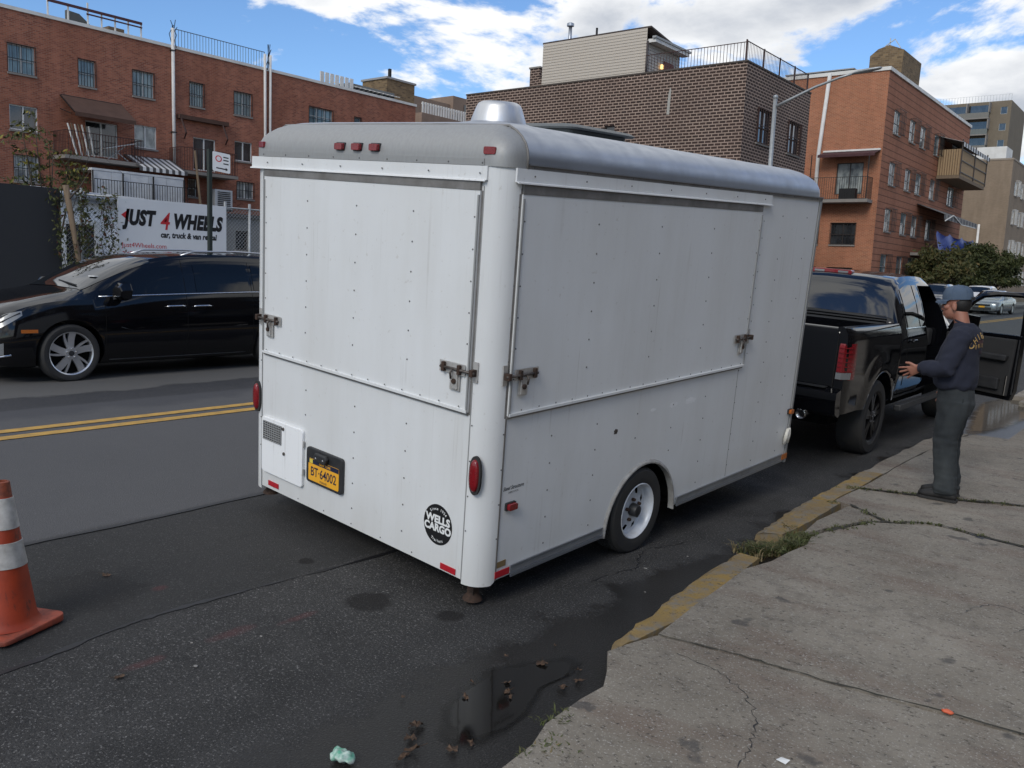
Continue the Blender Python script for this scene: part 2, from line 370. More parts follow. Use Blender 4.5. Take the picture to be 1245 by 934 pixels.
WATER, _t, _b = nodes('puddle_water'); _b.inputs['Base Color'].default_value = (.010,.009,.008,1); _b.inputs['Roughness'].default_value = .04; _b.inputs['IOR'].default_value = 1.33
bump(_t, _b, noise(_t, objco(_t), 6, 2), .03, .01)

# ================================================================ ground, road, pavement
def lerp(v, xs, ys):
    if v <= xs[0]: return ys[0]
    for i in range(len(xs) - 1):
        if v <= xs[i+1]: return ys[i] + (ys[i+1]-ys[i]) * (v-xs[i]) / (xs[i+1]-xs[i])
    return ys[-1]
def road_z(x): return lerp(x, [-13.3,-10.6,-7.8,-4.8,-2.9,-2.3], [.17,.215,.215,.125,0,0])
g = G(); g.add([(-700,-300,-.25),(700,-300,-.25),(700,1400,-.25),(-700,1400,-.25)], [(0,1,2,3)]); struct(g.build('ground', EARTH))
g = G(); xs = [-13.3,-12.2,-11.4,-10.6,-9.6,-8.7,-7.8,-6.8,-5.8,-4.8,-4.1,-3.5,-2.9,-2.5,-2.1,-1.5]
ys = [-14,-6,-2,0,2,4,6,8,10,13,17,22,30,40,60,90,140,220,400]
def rz(x):   # rounded crown
    return sum(road_z(x + d) for d in (-.5,-.25,0,.25,.5)) / 5 if x < -2.9 else 0
for x in xs: 
    for y in ys: g.v.append((x, y, rz(x)))
n = len(ys)
for i in range(len(xs)-1):
    for j in range(n-1): g.f.append((i*n+j, (i+1)*n+j, (i+1)*n+j+1, i*n+j+1))
ROAD = struct(g.build('road', ASPH, smooth=True))
for x0, x1 in ((-8.06,-7.93),(-7.79,-7.66)):                     # double yellow centre line
    g = G(); z = rz((x0+x1)/2) + .005
    yy = [-14 + k * 2 for k in range(150)]
    g.loft([[(x0, y, rz(x0)+.005), (x1, y, rz(x1)+.005)] for y in yy], caps=False, closed=False)
    g.build('centre_line', LINEY, ROAD)
def strip(pts, wd, mat, name, parent, zf, jit=.3, wob=0):
    P = [p + Vector((random.uniform(-wob, wob), random.uniform(-wob, wob))) for p in curve_pts(pts, 8)]; L = []; R_ = []; g = G(); rg = []
    for i, p in enumerate(P):
        d = (P[min(i+1,len(P)-1)] - P[max(i-1,0)]).normalized(); nn = Vector((-d.y, d.x))
        a = wd * (1 + random.uniform(-jit, jit)) / 2
        q0 = p + nn * a; q1 = p - nn * a
        rg.append([(q0.x, q0.y, zf(q0.x)), (q1.x, q1.y, zf(q1.x))])
    g.loft(rg, caps=False, closed=False); return g.build(name, mat, parent)
rz4 = lambda x: rz(x) + .004
strip([(-5.09,-1),(-5.09,1.2),(-5.07,2.0),(-5.06,2.7),(-5.09,3.54),(-5.1,6)], .035, TAR, 'tar_seam', ROAD, rz4)
strip([(-3.70,.4),(-3.71,1.34),(-3.78,1.82),(-3.80,2.12),(-3.77,2.61),(-3.70,3.57),(-3.72,5)], .022, TAR, 'tar_seam', ROAD, rz4, .9)
strip([(-2.62,4.1),(-2.60,4.3),(-2.55,4.5),(-2.63,4.7),(-2.68,4.9),(-2.62,5.0),(-2.56,5.2)], .005, TAR, 'road_crack', ROAD, rz4, .9, .014)

# near pavement: slabs with open joints on a bed
SWZ = .072
def jitpoly(pts, n=7, amp=.012, closed=True):
    r = []; m = len(pts)
    for i in range(m):
        a = Vector(pts[i]); b = Vector(pts[(i+1) % m]); k_ = max(1, int((b-a).length / .22)); k_ = min(k_, 30)
        for k in range(k_):
            p = a.lerp(b, k / k_)
            if k: p += Vector((random.uniform(-amp, amp), random.uniform(-amp, amp)))
            r.append((p.x, p.y))
    return r
g = G(); g.add([(-1.5,-14,.02),(14,-14,.02),(14,400,.02),(-1.5,400,.02)], [(0,1,2,3)])
g.add([(-1.55,-14,.03),(14,-14,.03),(14,11.5,.03),(-1.95,11.5,.03),(-1.95,3.5,.03),(-1.6,3.0,.03),(-1.55,2.3,.03)], [(0,1,2,3,4,5,6)])
JEARTH = M_('joint_earth', (.045,.04,.032), .95, 0, (.025,.028,.018), .7, 9, .5, 60)
SIDEWALK = struct(g.build('sidewalk', JEARTH))
slabs = [
 [(-1.76,-14),(4.0,-14),(4.0,3.86),(-.35,3.76),(-1.11,3.665),(-1.48,3.64),(-1.88,3.575),(-1.93,3.40),(-1.96,3.26),(-1.86,3.10),(-1.79,2.96),(-1.80,2.80),(-1.79,2.55),(-1.74,2.40),(-1.72,2.10),(-1.74,0)],
 [(-1.88,3.592),(-1.48,3.658),(-1.11,3.682),(-.35,3.778),(4.0,3.88),(4.0,6.0),(-.75,6.585),(-1.32,6.70),(-1.62,6.50),(-1.70,6.44),(-1.86,5.98),(-1.90,5.74),(-1.86,5.55),(-1.90,5.05),(-1.96,4.8)],
 [(-1.62,6.555),(-1.32,6.750),(-.75,6.63),(4.0,6.045),(4.0,8.9),(-.94,7.885),(-1.35,7.685),(-1.66,7.575),(-2.10,7.44),(-2.12,6.9),(-1.98,6.84),(-2.02,6.2),(-1.98,5.78),(-1.92,6.0),(-1.76,6.46)],
 [(-2.10,7.485),(-1.66,7.615),(-1.35,7.73),(-.94,7.93),(4.0,8.965),(4.0,11.4),(-1.95,11.3),(-2.06,10.6),(-2.10,9.0)],
]
for i, sl in enumerate(slabs):
    pl = jitpoly(sl, amp=.009); g = G(); dz = (0, .004, -.003, .003)[i]
    g.prism(pl, lambda u, v, d: (u, v, d), .0, SWZ + dz); g.build('slab', CONC, SIDEWALK, bevel=0)
for k in range(8):                                                    # the pavement going on past the puddle
    g = G(); y0 = 15.2 + k * 1.9; g.box(-2.05, 2.4, y0, y0 + 1.885, .0, SWZ + random.uniform(-.006,.006)); g.build('slab', CONC, SIDEWALK)
    g = G(); g.box(2.415, 5, y0, y0 + 1.885, .0, SWZ + random.uniform(-.006,.006)); g.build('slab', CONC, SIDEWALK)
g = G(); g.box(-2.05, 9, 30.45, 400, .0, SWZ); g.build('slab', CONC, SIDEWALK)
g = G(); g.box(4.02, 9, -14, 15, 0, SWZ); g.build('slab', CONC, SIDEWALK)
g = G(); g.box(-1.6, 4.0, 11.42, 15.1, 0, .052); g.build('slab', CONC, SIDEWALK)
# kerb stones, worn nearly flush
kerb = G(); KERB = None
def kerb_piece(pts_out, pts_in, z, mat):
    out_ = curve_pts(pts_out, 8); in_ = curve_pts(pts_in, 8); rings = []
    for a, b_ in zip(out_, in_):
        z0 = z + random.uniform(-.006, .004)
        rings.append([(a.x - .015, a.y, -.03), (a.x + random.uniform(-.016,.016), a.y, z0 - .032), (a.x + .035 + random.uniform(-.016,.016), a.y, z0 - .004), (b_.x, b_.y, z0), (b_.x, b_.y, -.03)])
    return G().loft(rings)
KERBS = []
for o_, i_, mt in (
   ([(-2.02,3.40),(-2.06,3.8),(-2.12,4.4),(-2.15,5.08)], [(-1.955,3.28),(-1.90,3.8),(-1.94,4.4),(-1.985,5.06)], KERBY),
   ([(-2.24,5.62),(-2.28,6.2),(-2.31,6.85)], [(-2.07,5.66),(-2.05,6.2),(-2.06,6.85)], KERBY),
   ([(-2.31,6.88),(-2.31,7.4),(-2.32,8.2)], [(-2.13,6.88),(-2.12,7.4),(-2.12,8.2)], KERBY),
   ([(-2.32,8.23),(-2.32,9.6),(-2.30,11.3)], [(-2.12,8.23),(-2.11,9.6),(-2.0,11.3)], CONC),
   ([(-2.28,16.0),(-2.3,17.5),(-2.32,20),(-2.32,30),(-2.32,60),(-2.32,200)], [(-2.07,16.0),(-2.07,17.5),(-2.07,20),(-2.07,30),(-2.07,60),(-2.07,200)], CONC)):
    o = kerb_piece(o_, i_, SWZ, mt).build('kerb_stone', mt, SIDEWALK)
# far kerb and pavement
g = G(); g.box(-13.45, -13.29, -14, 400, 0, .31); fk = struct(g.build('far_kerb', PAVE2))
FARWALK = struct(G().box(-17.1, -13.455, -14, 400, 0, .295).build('far_sidewalk', PAVE2))
struct(G().box(-140, -17.12, -60, 400, -.2, .25).build('lot_ground', EARTH))
# puddles
def water_mat():
    m, t, b = nodes('puddle_water'); b.inputs['Base Color'].default_value = (.010,.009,.008,1); b.inputs['Roughness'].default_value = .05; b.inputs['IOR'].default_value = 1.33
    co = objco(t); bump(t, b, noise(t, co, 6, 2), .03, .01)
    at_ = nd(t, 'ShaderNodeAttribute', attribute_name='depth').outputs['Fac']
    f = ramp(t, math_(t, 'ADD', at_, math_(t, 'MULTIPLY', math_(t, 'SUBTRACT', noise(t, co, 9, 5), .5), .7)), .18, .62)
    tr = nd(t, 'ShaderNodeBsdfTransparent'); mx = nd(t, 'ShaderNodeMixShader'); t.links.new(f, mx.inputs[0]); t.links.new(tr.outputs[0], mx.inputs[1]); t.links.new(b.outputs[0], mx.inputs[2])
    t.links.new(mx.outputs[0], t.nodes['Material Output'].inputs['Surface']); return m
WATER = water_mat()
def puddle(pts, z, name):
    """thin water sheet that feathers out into the wet ground: depth 0 at the rim, 1 inside"""
    P = [(p.x, p.y) for p in curve_pts(pts + [pts[0]], 6)][:-1]; n = len(P); cx_ = sum(q[0] for q in P)/n; cy_ = sum(q[1] for q in P)/n
    g = G(); dep = []
    for s_, d_ in ((1.12, 0), (.85, .5), (.62, 1), (.3, 1)):
        for x, y in P: g.v.append((cx_+(x-cx_)*s_, cy_+(y-cy_)*s_, z)); dep.append(d_)
    for r in range(3):
        for k in range(n): g.f.append((r*n+k, r*n+(k+1) % n, (r+1)*n+(k+1) % n, (r+1)*n+k))
    g.f.append(tuple(3*n+k for k in range(n)))
    o = g.build(name, WATER); a = o.data.attributes.new('depth', 'FLOAT', 'POINT')
    for i_, d_ in enumerate(dep): a.data[i_].value = d_
    return struct(o)
puddle([(-2.31,2.62),(-2.33,2.88),(-2.22,3.10),(-2.10,3.24),(-2.03,3.10),(-2.04,2.90),(-1.96,2.65),(-1.93,2.42),(-2.05,2.26),(-2.22,2.40)], .006, 'puddle')
puddle([(-2.10,11.57),(-2.33,13.09),(-2.54,15.18),(-2.35,16.35),(-2.02,16.3),(-1.75,15.26),(-1.72,14.15),(-1.80,12.83),(-1.95,11.87)], .006, 'puddle')
# ================================================================ concession trailer
TL, TW, TH = 3.768, 1.065, 2.138
tm = Matrix(((0.04534,-0.996361,0.07218,-3.835081),(0.998067,0.042108,-0.045698,3.32089),(0.042492,0.074112,0.996344,0.231567),(0,0,0,1)))
TR = thing('food_trailer', 'white box food trailer with closed serving hatches parked at the kerb', 'trailer', matrix=tm)
RC = .12
AX, AR, AZ = 1.525, .405, -.02        # wheel arch centre, radius
def side_poly():
    p = [(RC, 0)]
    for k in range(17):
        a = pi - pi * k / 16; p.append((AX + AR * cos(a), max(0, AZ + AR * sin(a)) if 0 < k < 16 else 0))
    return p + [(TL - .06, 0), (TL - .06, TH), (RC, TH)]
ARCHM = M_('scuffed_arch_lip', (.42,.42,.41), .5, .2, (.22,.20,.18), .8, 14)
for sgn in (-1, 1):
    g = G(); g.prism(side_poly(), lambda u, v, d: (u, sgn * d, v), TW - .03, TW); sp = g.build('side_wall', WHITE, TR)
    # wheel arch moulding
    g = G(); ra = []
    for k in range(25):
        a = pi - pi * k / 24; c_, s_ = cos(a), sin(a)
        ra.append([(AX + r_*c_, sgn * y_, AZ + r_*s_) for r_, y_ in ((AR-.004, TW-.03), (AR-.004, TW+.012), (AR+.006, TW+.012), (AR+.020, TW+.001), (AR+.020, TW-.02))])
    g.loft(ra); g.build('wheel_arch', ARCHM, TR, auto=.6)
    # bottom rail in two runs
    for x0, x1 in ((RC + .115, AX - AR - .03), (AX + AR + .03, TL - .12)):
        r = G().box(x0, x1, sgn*(TW+.001), sgn*(TW+.012), .012, .056).build('bottom_rail', RAIL, TR, bevel=.003)
        G().box(x0, x1, sgn*(TW+.013), sgn*(TW+.018), -.006, .010).build('rail_lip', ALU, r)
        G().box(x0, x1, sgn*(TW+.013), sgn*(TW+.016), .051, .060).build('rail_lip', ALU, r)
    # front edge trim
    G().box(TL - .045, TL - .012, sgn*(TW-.02), sgn*(TW+.008), -.03, TH).build('edge_trim', ALUCAP, TR, bevel=.004)
G().prism([(-TW+RC,0),(TW-RC,0),(TW-RC,TH),(-TW+RC,TH)], lambda u, v, d: (d, u, v), 0, .03).build('rear_wall', WHITE, TR)
G().prism([(-TW+.03,0),(TW-.03,0),(TW-.03,TH),(-TW+.03,TH)], lambda u, v, d: (d, u, v), TL-.05, TL-.015).build('front_wall', WHITE, TR)
G().box(.06, AX-.5, -TW+.05, TW-.05, -.02, .03).box(AX+.5, TL-.05, -TW+.05, TW-.05, -.02, .03).box(AX-.5, AX+.5, -.72, .72, -.02, .03).build('floor', DEEP, TR)
for sgn in (-1, 1):
    G().box(AX-.5, AX+.5, sgn*.72, sgn*.75, .03, .5).box(AX-.5, AX+.5, sgn*.75, sgn*(TW-.035), .44, .5).box(AX-.5, AX-.47, sgn*.75, sgn*(TW-.035), .03, .44).box(AX+.47, AX+.5, sgn*.75, sgn*(TW-.035), .03, .44).build('wheel_well', DEEP, TR)
def corner_post(sgn):
    g = G(); rg = []
    for z_ in (-.022, .0, 1.0, TH - .004):
        p = []; r = RC + .003
        for k in range(9):
            a = pi/2 * k / 8; p.append((RC - r*sin(a) if True else 0, sgn*(TW - RC + r*cos(a)), z_))
        p = [(RC + .001, sgn*(TW + .003), z_)] + p + [(-.003, sgn*(TW-RC-.001), z_)]
        p += [(.02, sgn*(TW-RC-.001), z_), (.04, sgn*(TW-.04), z_), (RC+.001, sgn*(TW-.025), z_)]
        rg.append(p)
    rg[0] = [(x, y, z + (.016 if i < 2 else 0)) for i, (x, y, z) in enumerate(rg[0])]
    return g.loft(rg)
for sgn in (-1, 1):
    cp = corner_post(sgn).build('corner_post', WHITE, TR, auto=.7)
    G().box(RC+.001, RC+.012, sgn*(TW+.001), sgn*(TW+.005), -.0, TH-.1).build('seam_strip', ALUDARK, cp)
    G().box(-.005, -.0005, sgn*(TW-RC+.0), sgn*(TW-RC-.006), .0, TH-.1).build('seam_strip', ALUCAP, cp)
# ---- roof: rounded cap
def roof_ring(ins, z, n=8):
    r = max(.02, .11 - ins*.2); p = []
    x0, x1, y0, y1 = -.006 + ins*1.0, TL + .004 - ins, -TW - .006 + ins, TW + .006 - ins
    return [(x, y, z) for x, y in rrect(x0, x1, y0, y1, r, n)]
RP = [(0,0),(0,.05),(.006,.085),(.022,.120),(.048,.150),(.085,.178),(.135,.202),(.20,.220),(.30,.234),(.48,.244),(.75,.250)]
rings = [roof_ring(i, TH - .006 + z) for i, z in RP]
SEAM = .15
def roof_part(keep_rear):
    g = G().loft(rings, caps=False); n = len(rings[0]); g.f.append(tuple((len(rings)-1)*n + k for k in range(n)))
    me = bpy.data.meshes.new('tmp'); me.from_pydata(g.v, [], g.f); bm = bmesh.new(); bm.from_mesh(me)
    bmesh.ops.recalc_face_normals(bm, faces=bm.faces)
    pl = SEAM
    bmesh.ops.bisect_plane(bm, geom=bm.verts[:] + bm.edges[:] + bm.faces[:], plane_co=(pl,0,0), plane_no=(1,0,0) if keep_rear else (-1,0,0), clear_outer=True)
    h = G(); bm.verts.index_update(); h.v = [tuple(v.co) for v in bm.verts]; h.f = [tuple(v.index for v in f.verts) for f in bm.faces]; bm.free(); bpy.data.meshes.remove(me); return h
cap = roof_part(True).build('rear_roof_cap', ALUCAP, TR, smooth=True)
roof = roof_part(False).build('roof', ALU, TR, smooth=True)
# seam rib following the cap's cross-section
half = [(SEAM, -(TW + .006 - i), TH - .006 + z) for i, z in RP if i <= .14]
g = G(); g.tube([(SEAM + .0, y - .003, z) for _, y, z in half] + [(SEAM, -.5, TH+.201), (SEAM, 0, TH+.201), (SEAM, .5, TH+.201)] + [(SEAM, -y + .003, z) for _, y, z in reversed(half)], .006, 6); g.build('roof_seam', ALUDARK, roof, smooth=True)
for sgn in (-1, 1):      # gutter lip on the long sides
    G().box(.16, TL - .02, sgn*(TW+.007), sgn*(TW+.018), TH+.012, TH+.020).build('gutter_lip', ALU, roof)
    G().box(.16, TL - .02, sgn*(TW+.007), sgn*(TW+.010), TH-.008, TH+.012).build('gutter_channel', ALUDARK, roof)
G().box(-.011, -.0066, -TW+.13, TW-.13, TH-.004, TH+.028).build('cap_band', ALUCAP, cap)
# ---- drip header + hinge strip + hatch, rear and side
def hatch(fn, a0, a1, name_prefix, z0, z1, drip0, drip1):
    """fn(u, out, z) -> local; u runs along the wall, out = distance proud of the wall"""
    def bx(u0, u1, o0, o1, za, zb): 
        g = G(); P = [fn(u, o_, z_) for z_ in (za, zb) for u, o_ in ((u0,o0),(u1,o0),(u1,o1),(u0,o1))]
        return g.add(P, [(0,1,2,3),(4,5,6,7),(0,1,5,4),(1,2,6,5),(2,3,7,6),(3,0,4,7)])
    h = bx(a0, a1, .001, .013, z0, z1).build(name_prefix + '_hatch', WHITE, TR)
    s0, s1 = (1, -1) if a0 < a1 else (-1, 1)
    w_ = .014
    bx(a0 - s0*.016, a0 - s0*.002, .0005, .004, z0 - .012, z1).build('hatch_gap', ALUDARK, h)
    bx(a1 + s0*.002, a1 + s0*.016, .0005, .004, z0 - .012, z1).build('hatch_gap', ALUDARK, h)
    for a in (a0, a1 - s0*.010):
        bx(a, a + s0*.010, .0135, .020, z0, z1 - .02).build('hatch_trim', ALUCAP, h)
    bx(a0, a1, .0135, .024, z0 - .002, z0 + .012).build('hatch_trim', WHITE, h)
    bx(a0, a1, .0005, .010, z0 - .016, z0 - .003).build('hatch_seal', ALUDARK, h)
    bx(a0, a1, .0005, .016, z1 + .001, z1 + .045).build('hinge_strip', ALUDARK, h)
    # sloping drip header
    P = []
    for u in (drip0, drip1):
        P.append([fn(u, o_, z_) for o_, z_ in ((.001, TH-.006), (.012, TH-.006), (.013, 2.070), (.022, 2.066), (.022, 2.062), (.012, 2.067), (.001, 2.067))])
    dh = G().loft(P).build('drip_header', WHITE, TR); bx(drip0, drip1, .0225, .0255, 2.060, 2.067).build('drip_lip', WHITE2, dh)
    return h
rear_fn = lambda u, o_, z_: (-o_, u, z_)
side_fn = lambda u, o_, z_: (u, -TW - o_, z_)
HR = hatch(rear_fn, .918, -.925, 'rear', .912, 2.016, 1.058, -.962)
HS = hatch(side_fn, .128, 2.712, 'side', .906, 2.012, .075, 2.845)
# ---- rivets and screws
def dome(g, p, nrm, r=.0055):
    nrm = Vector(nrm); a = nrm.orthogonal().normalized(); b_ = nrm.cross(a); p = Vector(p)
    g.loft([[p + (a*cos(k*pi/3) + b_*sin(k*pi/3))*rr + nrm*hh for k in range(6)] for rr, hh in ((r,0),(r*.8,r*.45),(r*.3,r*.6))])
def zs(z0, z1, st):
    r = []; z_ = z0
    while (z_ <= z1 + 1e-6 if st > 0 else z_ >= z1 - 1e-6): r.append(z_); z_ += st
    return r
g = G()
for y in (.466, .010, -.457):
    for z_ in zs(1.89, .95, -.1567): dome(g, (-.013, y, z_), (-1,0,0))
for y in (.908, -.912):
    for z_ in zs(1.89, .95, -.1567): dome(g, (-.014, y*.985, z_), (-1,0,0), .0048)
for k in range(13): dome(g, (-.0215, .87 - k*.145, .936), (-1,0,0), .0048)
g.build('rivets', DARKRV, HR, kind='stuff')
g = G()
for y in (.466, -.012, -.46):
    for z_ in zs(.747, .12, -.1567):
        if not (y > .4 and z_ < .52): dome(g, (-.0005, y, z_), (-1,0,0))
for k in range(7): dome(g, (-.0005, .80 - k*.27, .022), (-1,0,0), .0048)
for y in (.952, -.955):
    for z_ in zs(.85, .1, -.19): dome(g, (-.0035, y, z_), (-1,0,0), .0048)
for k in range(9): dome(g, (-.011, .93 - k*.232, TH+.008), (-1,0,0), .005)
for k in range(6): dome(g, (-.018, .88 - k*.36, 2.098), (-1,0,0), .005)
g.build('rivets', DARKRV, TR, kind='stuff')
g = G()
for x in (.768, 1.408, 2.045):
    for z_ in zs(1.884, .95, -.1575): dome(g, (x, -TW-.013, z_), (0,-1,0))
for x in (.150, 2.69):
    for z_ in zs(1.884, .95, -.1575): dome(g, (x, -TW-.014, z_), (0,-1,0), .0048)
for k in range(18): dome(g, (.22 + k*.143, -TW-.0215, .930), (0,-1,0), .0048)
g.build('rivets', DARKRV, HS, kind='stuff')
g = G()
for x in (.519, .944, 1.37, 1.795, 2.22, 3.08, 3.515):
    for z_ in zs(1.993 if x > 3 else .737, .1, -.157):
        if (x - AX)**2 + z_**2 < .47**2: continue
        dome(g, (x, -TW, z_), (0,-1,0))
for z_ in zs(1.95, .1, -.12): dome(g, (2.68 if z_ < .88 else 2.78, -TW, z_), (0,-1,0), .0045)
for z_ in zs(1.95, .1, -.19): dome(g, (RC - .005, -TW-.003, z_), (0,-1,0), .0048)
for k in range(7): dome(g, (.2 + k*.42, -TW-.018, 2.10), (0,-1,0), .005)
for k in range(9): dome(g, (.2 + k*.43, -TW-.0105, TH+.003), (0,-1,0), .005)
g.build('rivets', DARKRV, TR, kind='stuff')
G().box(2.672, 2.676, -TW-.0008, -TW-.0001, .06, .88).build('wall_seam', ALUDARK, TR)
# ---- barrel-bolt latches
def latch(fn, u, z, d):
    """u: hatch edge, d: direction (+1/-1) from edge into the hatch"""
    def bx(u0, u1, o0, o1, za, zb):
        P = [fn(u_, o_, z_) for z_ in (za, zb) for u_, o_ in ((u0,o0),(u1,o0),(u1,o1),(u0,o1))]
        return G().add(P, [(0,1,2,3),(4,5,6,7),(0,1,5,4),(1,2,6,5),(2,3,7,6),(3,0,4,7)])
    L_ = bx(u + d*.022, u + d*.205, .021, .024, z - .028, z + .030).build('latch', ZINC, TR)
    bx(u + d*.055, u + d*.125, .0215, .0245, z - .112, z - .029).build('hasp_plate', ZINC, L_)
    bx(u + d*.065, u + d*.105, .025, .034, z - .105, z - .012).build('hasp', ZINC, L_, bevel=.004)
    for q in (.045, .158): bx(u + d*q, u + d*(q+.020), .0245, .042, z - .024, z + .026).build('staple', RUST, L_, bevel=.003)
    G().tube([fn(u - d*.05, .034, z), fn(u + d*.19, .034, z)], .0075, 8).build('bolt', RUSTST, L_, smooth=True)
    G().tube([fn(u + d*.10, .034, z), fn(u + d*.10, .050, z - .02), fn(u + d*.10, .045, z - .05)], .006, 6).build('bolt_handle', RUSTST, L_, smooth=True)
    bx(u - d*.052, u - d*.020, .004, .009, z - .050, z + .055).build('keeper', ZINC, L_)
    bx(u - d*.047, u - d*.025, .009, .046, z - .018, z + .018).build('keeper_staple', RUST, L_, bevel=.004)
    G().lathe(fn(u + d*.085, .034, z - .062), Vector(fn(0,1,0)) - Vector(fn(0,0,0)), [(.014,0),(.014,.008),(.008,.010)], 10).build('rivet_head', RUST, L_)
latch(rear_fn, .918, 1.135, -1); latch(rear_fn, -.925, 1.125, 1)
latch(side_fn, .128, 1.118, 1); latch(side_fn, 2.712, 1.118, -1)
# ---- lamps
def oval_light(y, z):
    base = G().prism([(.038*cos(a)*1.08, .104*abs(sin(a))**.75*(1 if sin(a) > 0 else -1)) for a in [2*pi*k/28 for k in range(28)]], lambda u, v, d: (-d, y+u, z+v), .001, .014).build('tail_light', RUBBER, TR, auto=.6)
    G().loft([[(-d, y + .030*s_*cos(a), z + .088*s_*abs(sin(a))**.72*(1 if sin(a) > 0 else -1)) for a in [2*pi*k/28 for k in range(28)]] for d, s_ in ((.010,1),(.022,.97),(.028,.85),(.030,.5),(.031,.1))]).build('lens', REDL, base, auto=.9)
oval_light(.988, .603); oval_light(-1.004, .597)
def marker(p, nrm, up, wd, ht, mat=REDL, name='marker_light'):
    F = frame(p, Vector(up).cross(Vector(nrm)), up)
    b_ = G().prism(rrect(-wd/2-.006, wd/2+.006, -ht/2-.005, ht/2+.005, .006, 2), lambda u, v, d: (u, v, d), 0, .012).xf(F).build(name, BLACKP, TR)
    G().prism(rrect(-wd/2, wd/2, -ht/2, ht/2, .008, 3), lambda u, v, d: (u, v, d), .011, .032).xf(F).build('lens', mat, b_, bevel=.006)
for y in (.985, .177, .027, -.124, -.95):
    yy = max(-.94, min(.94, y)); ins = 0.012
    marker((ins - .006 + (.016 if abs(y) > .9 else 0), y if abs(y) < .9 else yy*1.02, TH + .066), (-1, 0, .06) if abs(y) < .9 else (-.94, .16*(1 if y > 0 else -1), .06), (0,0,1), .068, .036)
marker((.207, -TW, .404), (0,-1,0), (0,0,1), .066, .034)
marker((3.70, -TW, .418), (0,-1,0), (0,0,1), .060, .034, AMBL)
for y0, y1, zc in ((.861, .745, .040), (-.783, -.899, .026)):
    G().box(-.006, -.0008, y0, y1, zc - .017, zc + .017).build('reflector', REDREF, TR, bevel=.002)
G().box(RC + .0, .235, -TW-.0085, -TW-.004, .012, .050).build('reflector', REDREF, TR, bevel=.002)
G().box(3.645, 3.745, -TW-.0165, -TW-.0125, .006, .055).build('reflector', AMBL, TR, bevel=.002)
G().box(RC+.01, RC+.085, -TW-.003, -TW-.0005, .066, .100).build('vin_plate', M_('brass_plate', (.33,.24,.12), .5, .5), TR)
# ---- rear access hatch
AC = G().prism(rrect(.468, .918, .115, .490, .022, 4), lambda u, v, d: (-d, u, v), .001, .020).build('access_hatch', WHITE2, TR, bevel=.004)
gr = G().box(-.0215, -.0205, .692, .893, .338, .465).build('vent_grille', BLACKP, AC)
g = G()
for k in range(9): g.box(-.026, -.0218, .694 + k*.0245, .700 + k*.0245, .339, .464)
for k in range(9): g.box(-.0265, -.0222, .694, .892, .341 + k*.0148, .347 + k*.0148)
g.build('grille_bars', ALUCAP, gr)
for y, z_ in ((.672, .452), (.662, .290)):
    G().lathe((-.0205, y, z_), (-1,0,0), [(.011,0),(.011,.006),(.006,.008)], 10).build('lock', RUSTST, AC)
for z_ in (.40, .22): G().tube([(-.014, .462, z_-.02), (-.014, .462, z_+.02)], .006, 6).build('hinge', ZINC, AC)
# ---- licence plate
PF = G().prism(rrect(.062, .420, .180, .405, .022, 4), lambda u, v, d: (-d, u, v), .001, .022).build('plate_frame', BLACKP, TR, bevel=.006)
PT = G().prism(rrect(.090, .392, .198, .338, .010, 3), lambda u, v, d: (-d, u, v), .0222, .0245).build('licence_plate', PLATEY, PF)
G().box(-.0252, -.0246, .091, .391, .308, .337).build('plate_band', PLATEB, PT)
G().box(-.0258, -.0253, .348, .380, .310, .335).build('plate_sticker', M_('sticker_yellow', (.75,.6,.08), .5), PT)
text('NEW YORK', .022, PLATEY, PT, (-.0258, .225, .3145), (0,-1,0), (0,0,1), bold=.0004)
text('BT\u00b764002', .082, PLATEB, PT, (-.0252, .241, .232), (0,-1,0), (0,0,1), bold=.0012, sx=.80)
text('TRAILER', .017, PLATEB, PT, (-.0252, .241, .205), (0,-1,0), (0,0,1), bold=.0004, spacing=1.15)
PL = G().prism([(.20,.338),(.30,.338),(.315,.372),(.30,.392),(.20,.392),(.185,.372)], lambda u, v, d: (-d, u, v), .0225, .050).build('plate_lamp', BLACKP, PF, bevel=.008)
for y in (.215, .285): G().lathe((-.0505, y, .362), (-1,0,-.4), [(.008,0),(.006,.004)], 8).build('lamp_screw', CHROME, PL)
# ---- maker's roundel and lettering
LG = G().prism([(.109*cos(a), .114*sin(a)) for a in [2*pi*k/40 for k in range(40)]], lambda u, v, d: (-d, -.7455+u, .2475+v), .0006, .0016).build('maker_roundel', BLACKINK, TR)
RX, RU = (0,-1,0), (0,0,1)
text('WELLS', .058, WHITEINK, LG, (-.0020, -.7455, .2580), RX, RU, bold=.0028, sx=1.06)
text('CARGO', .058, WHITEINK, LG, (-.0020, -.7455, .2090), RX, RU, bold=.0028, sx=1.0)
arc_text('Since 1954', .022, .082, pi/2, .155, (-.0020, -.7455, .2475), RX, RU, bold=.0004).build('lettering', WHITEINK, LG)
arc_text('Trailers', .022, .098, -pi/2, .125, (-.0020, -.7455, .2475), RX, RU, inside=True, bold=.0004).build('lettering', WHITEINK, LG)
text('Steel Structure', .030, BLACKINK, TR, (.228, -TW-.0012, .495), (1,0,0), (0,0,1), shear=.3, bold=.0004, sx=.9)
text('FABRICATION', .014, BLACKINK, TR, (.228, -TW-.0012, .474), (1,0,0), (0,0,1), shear=.2, sx=.9)
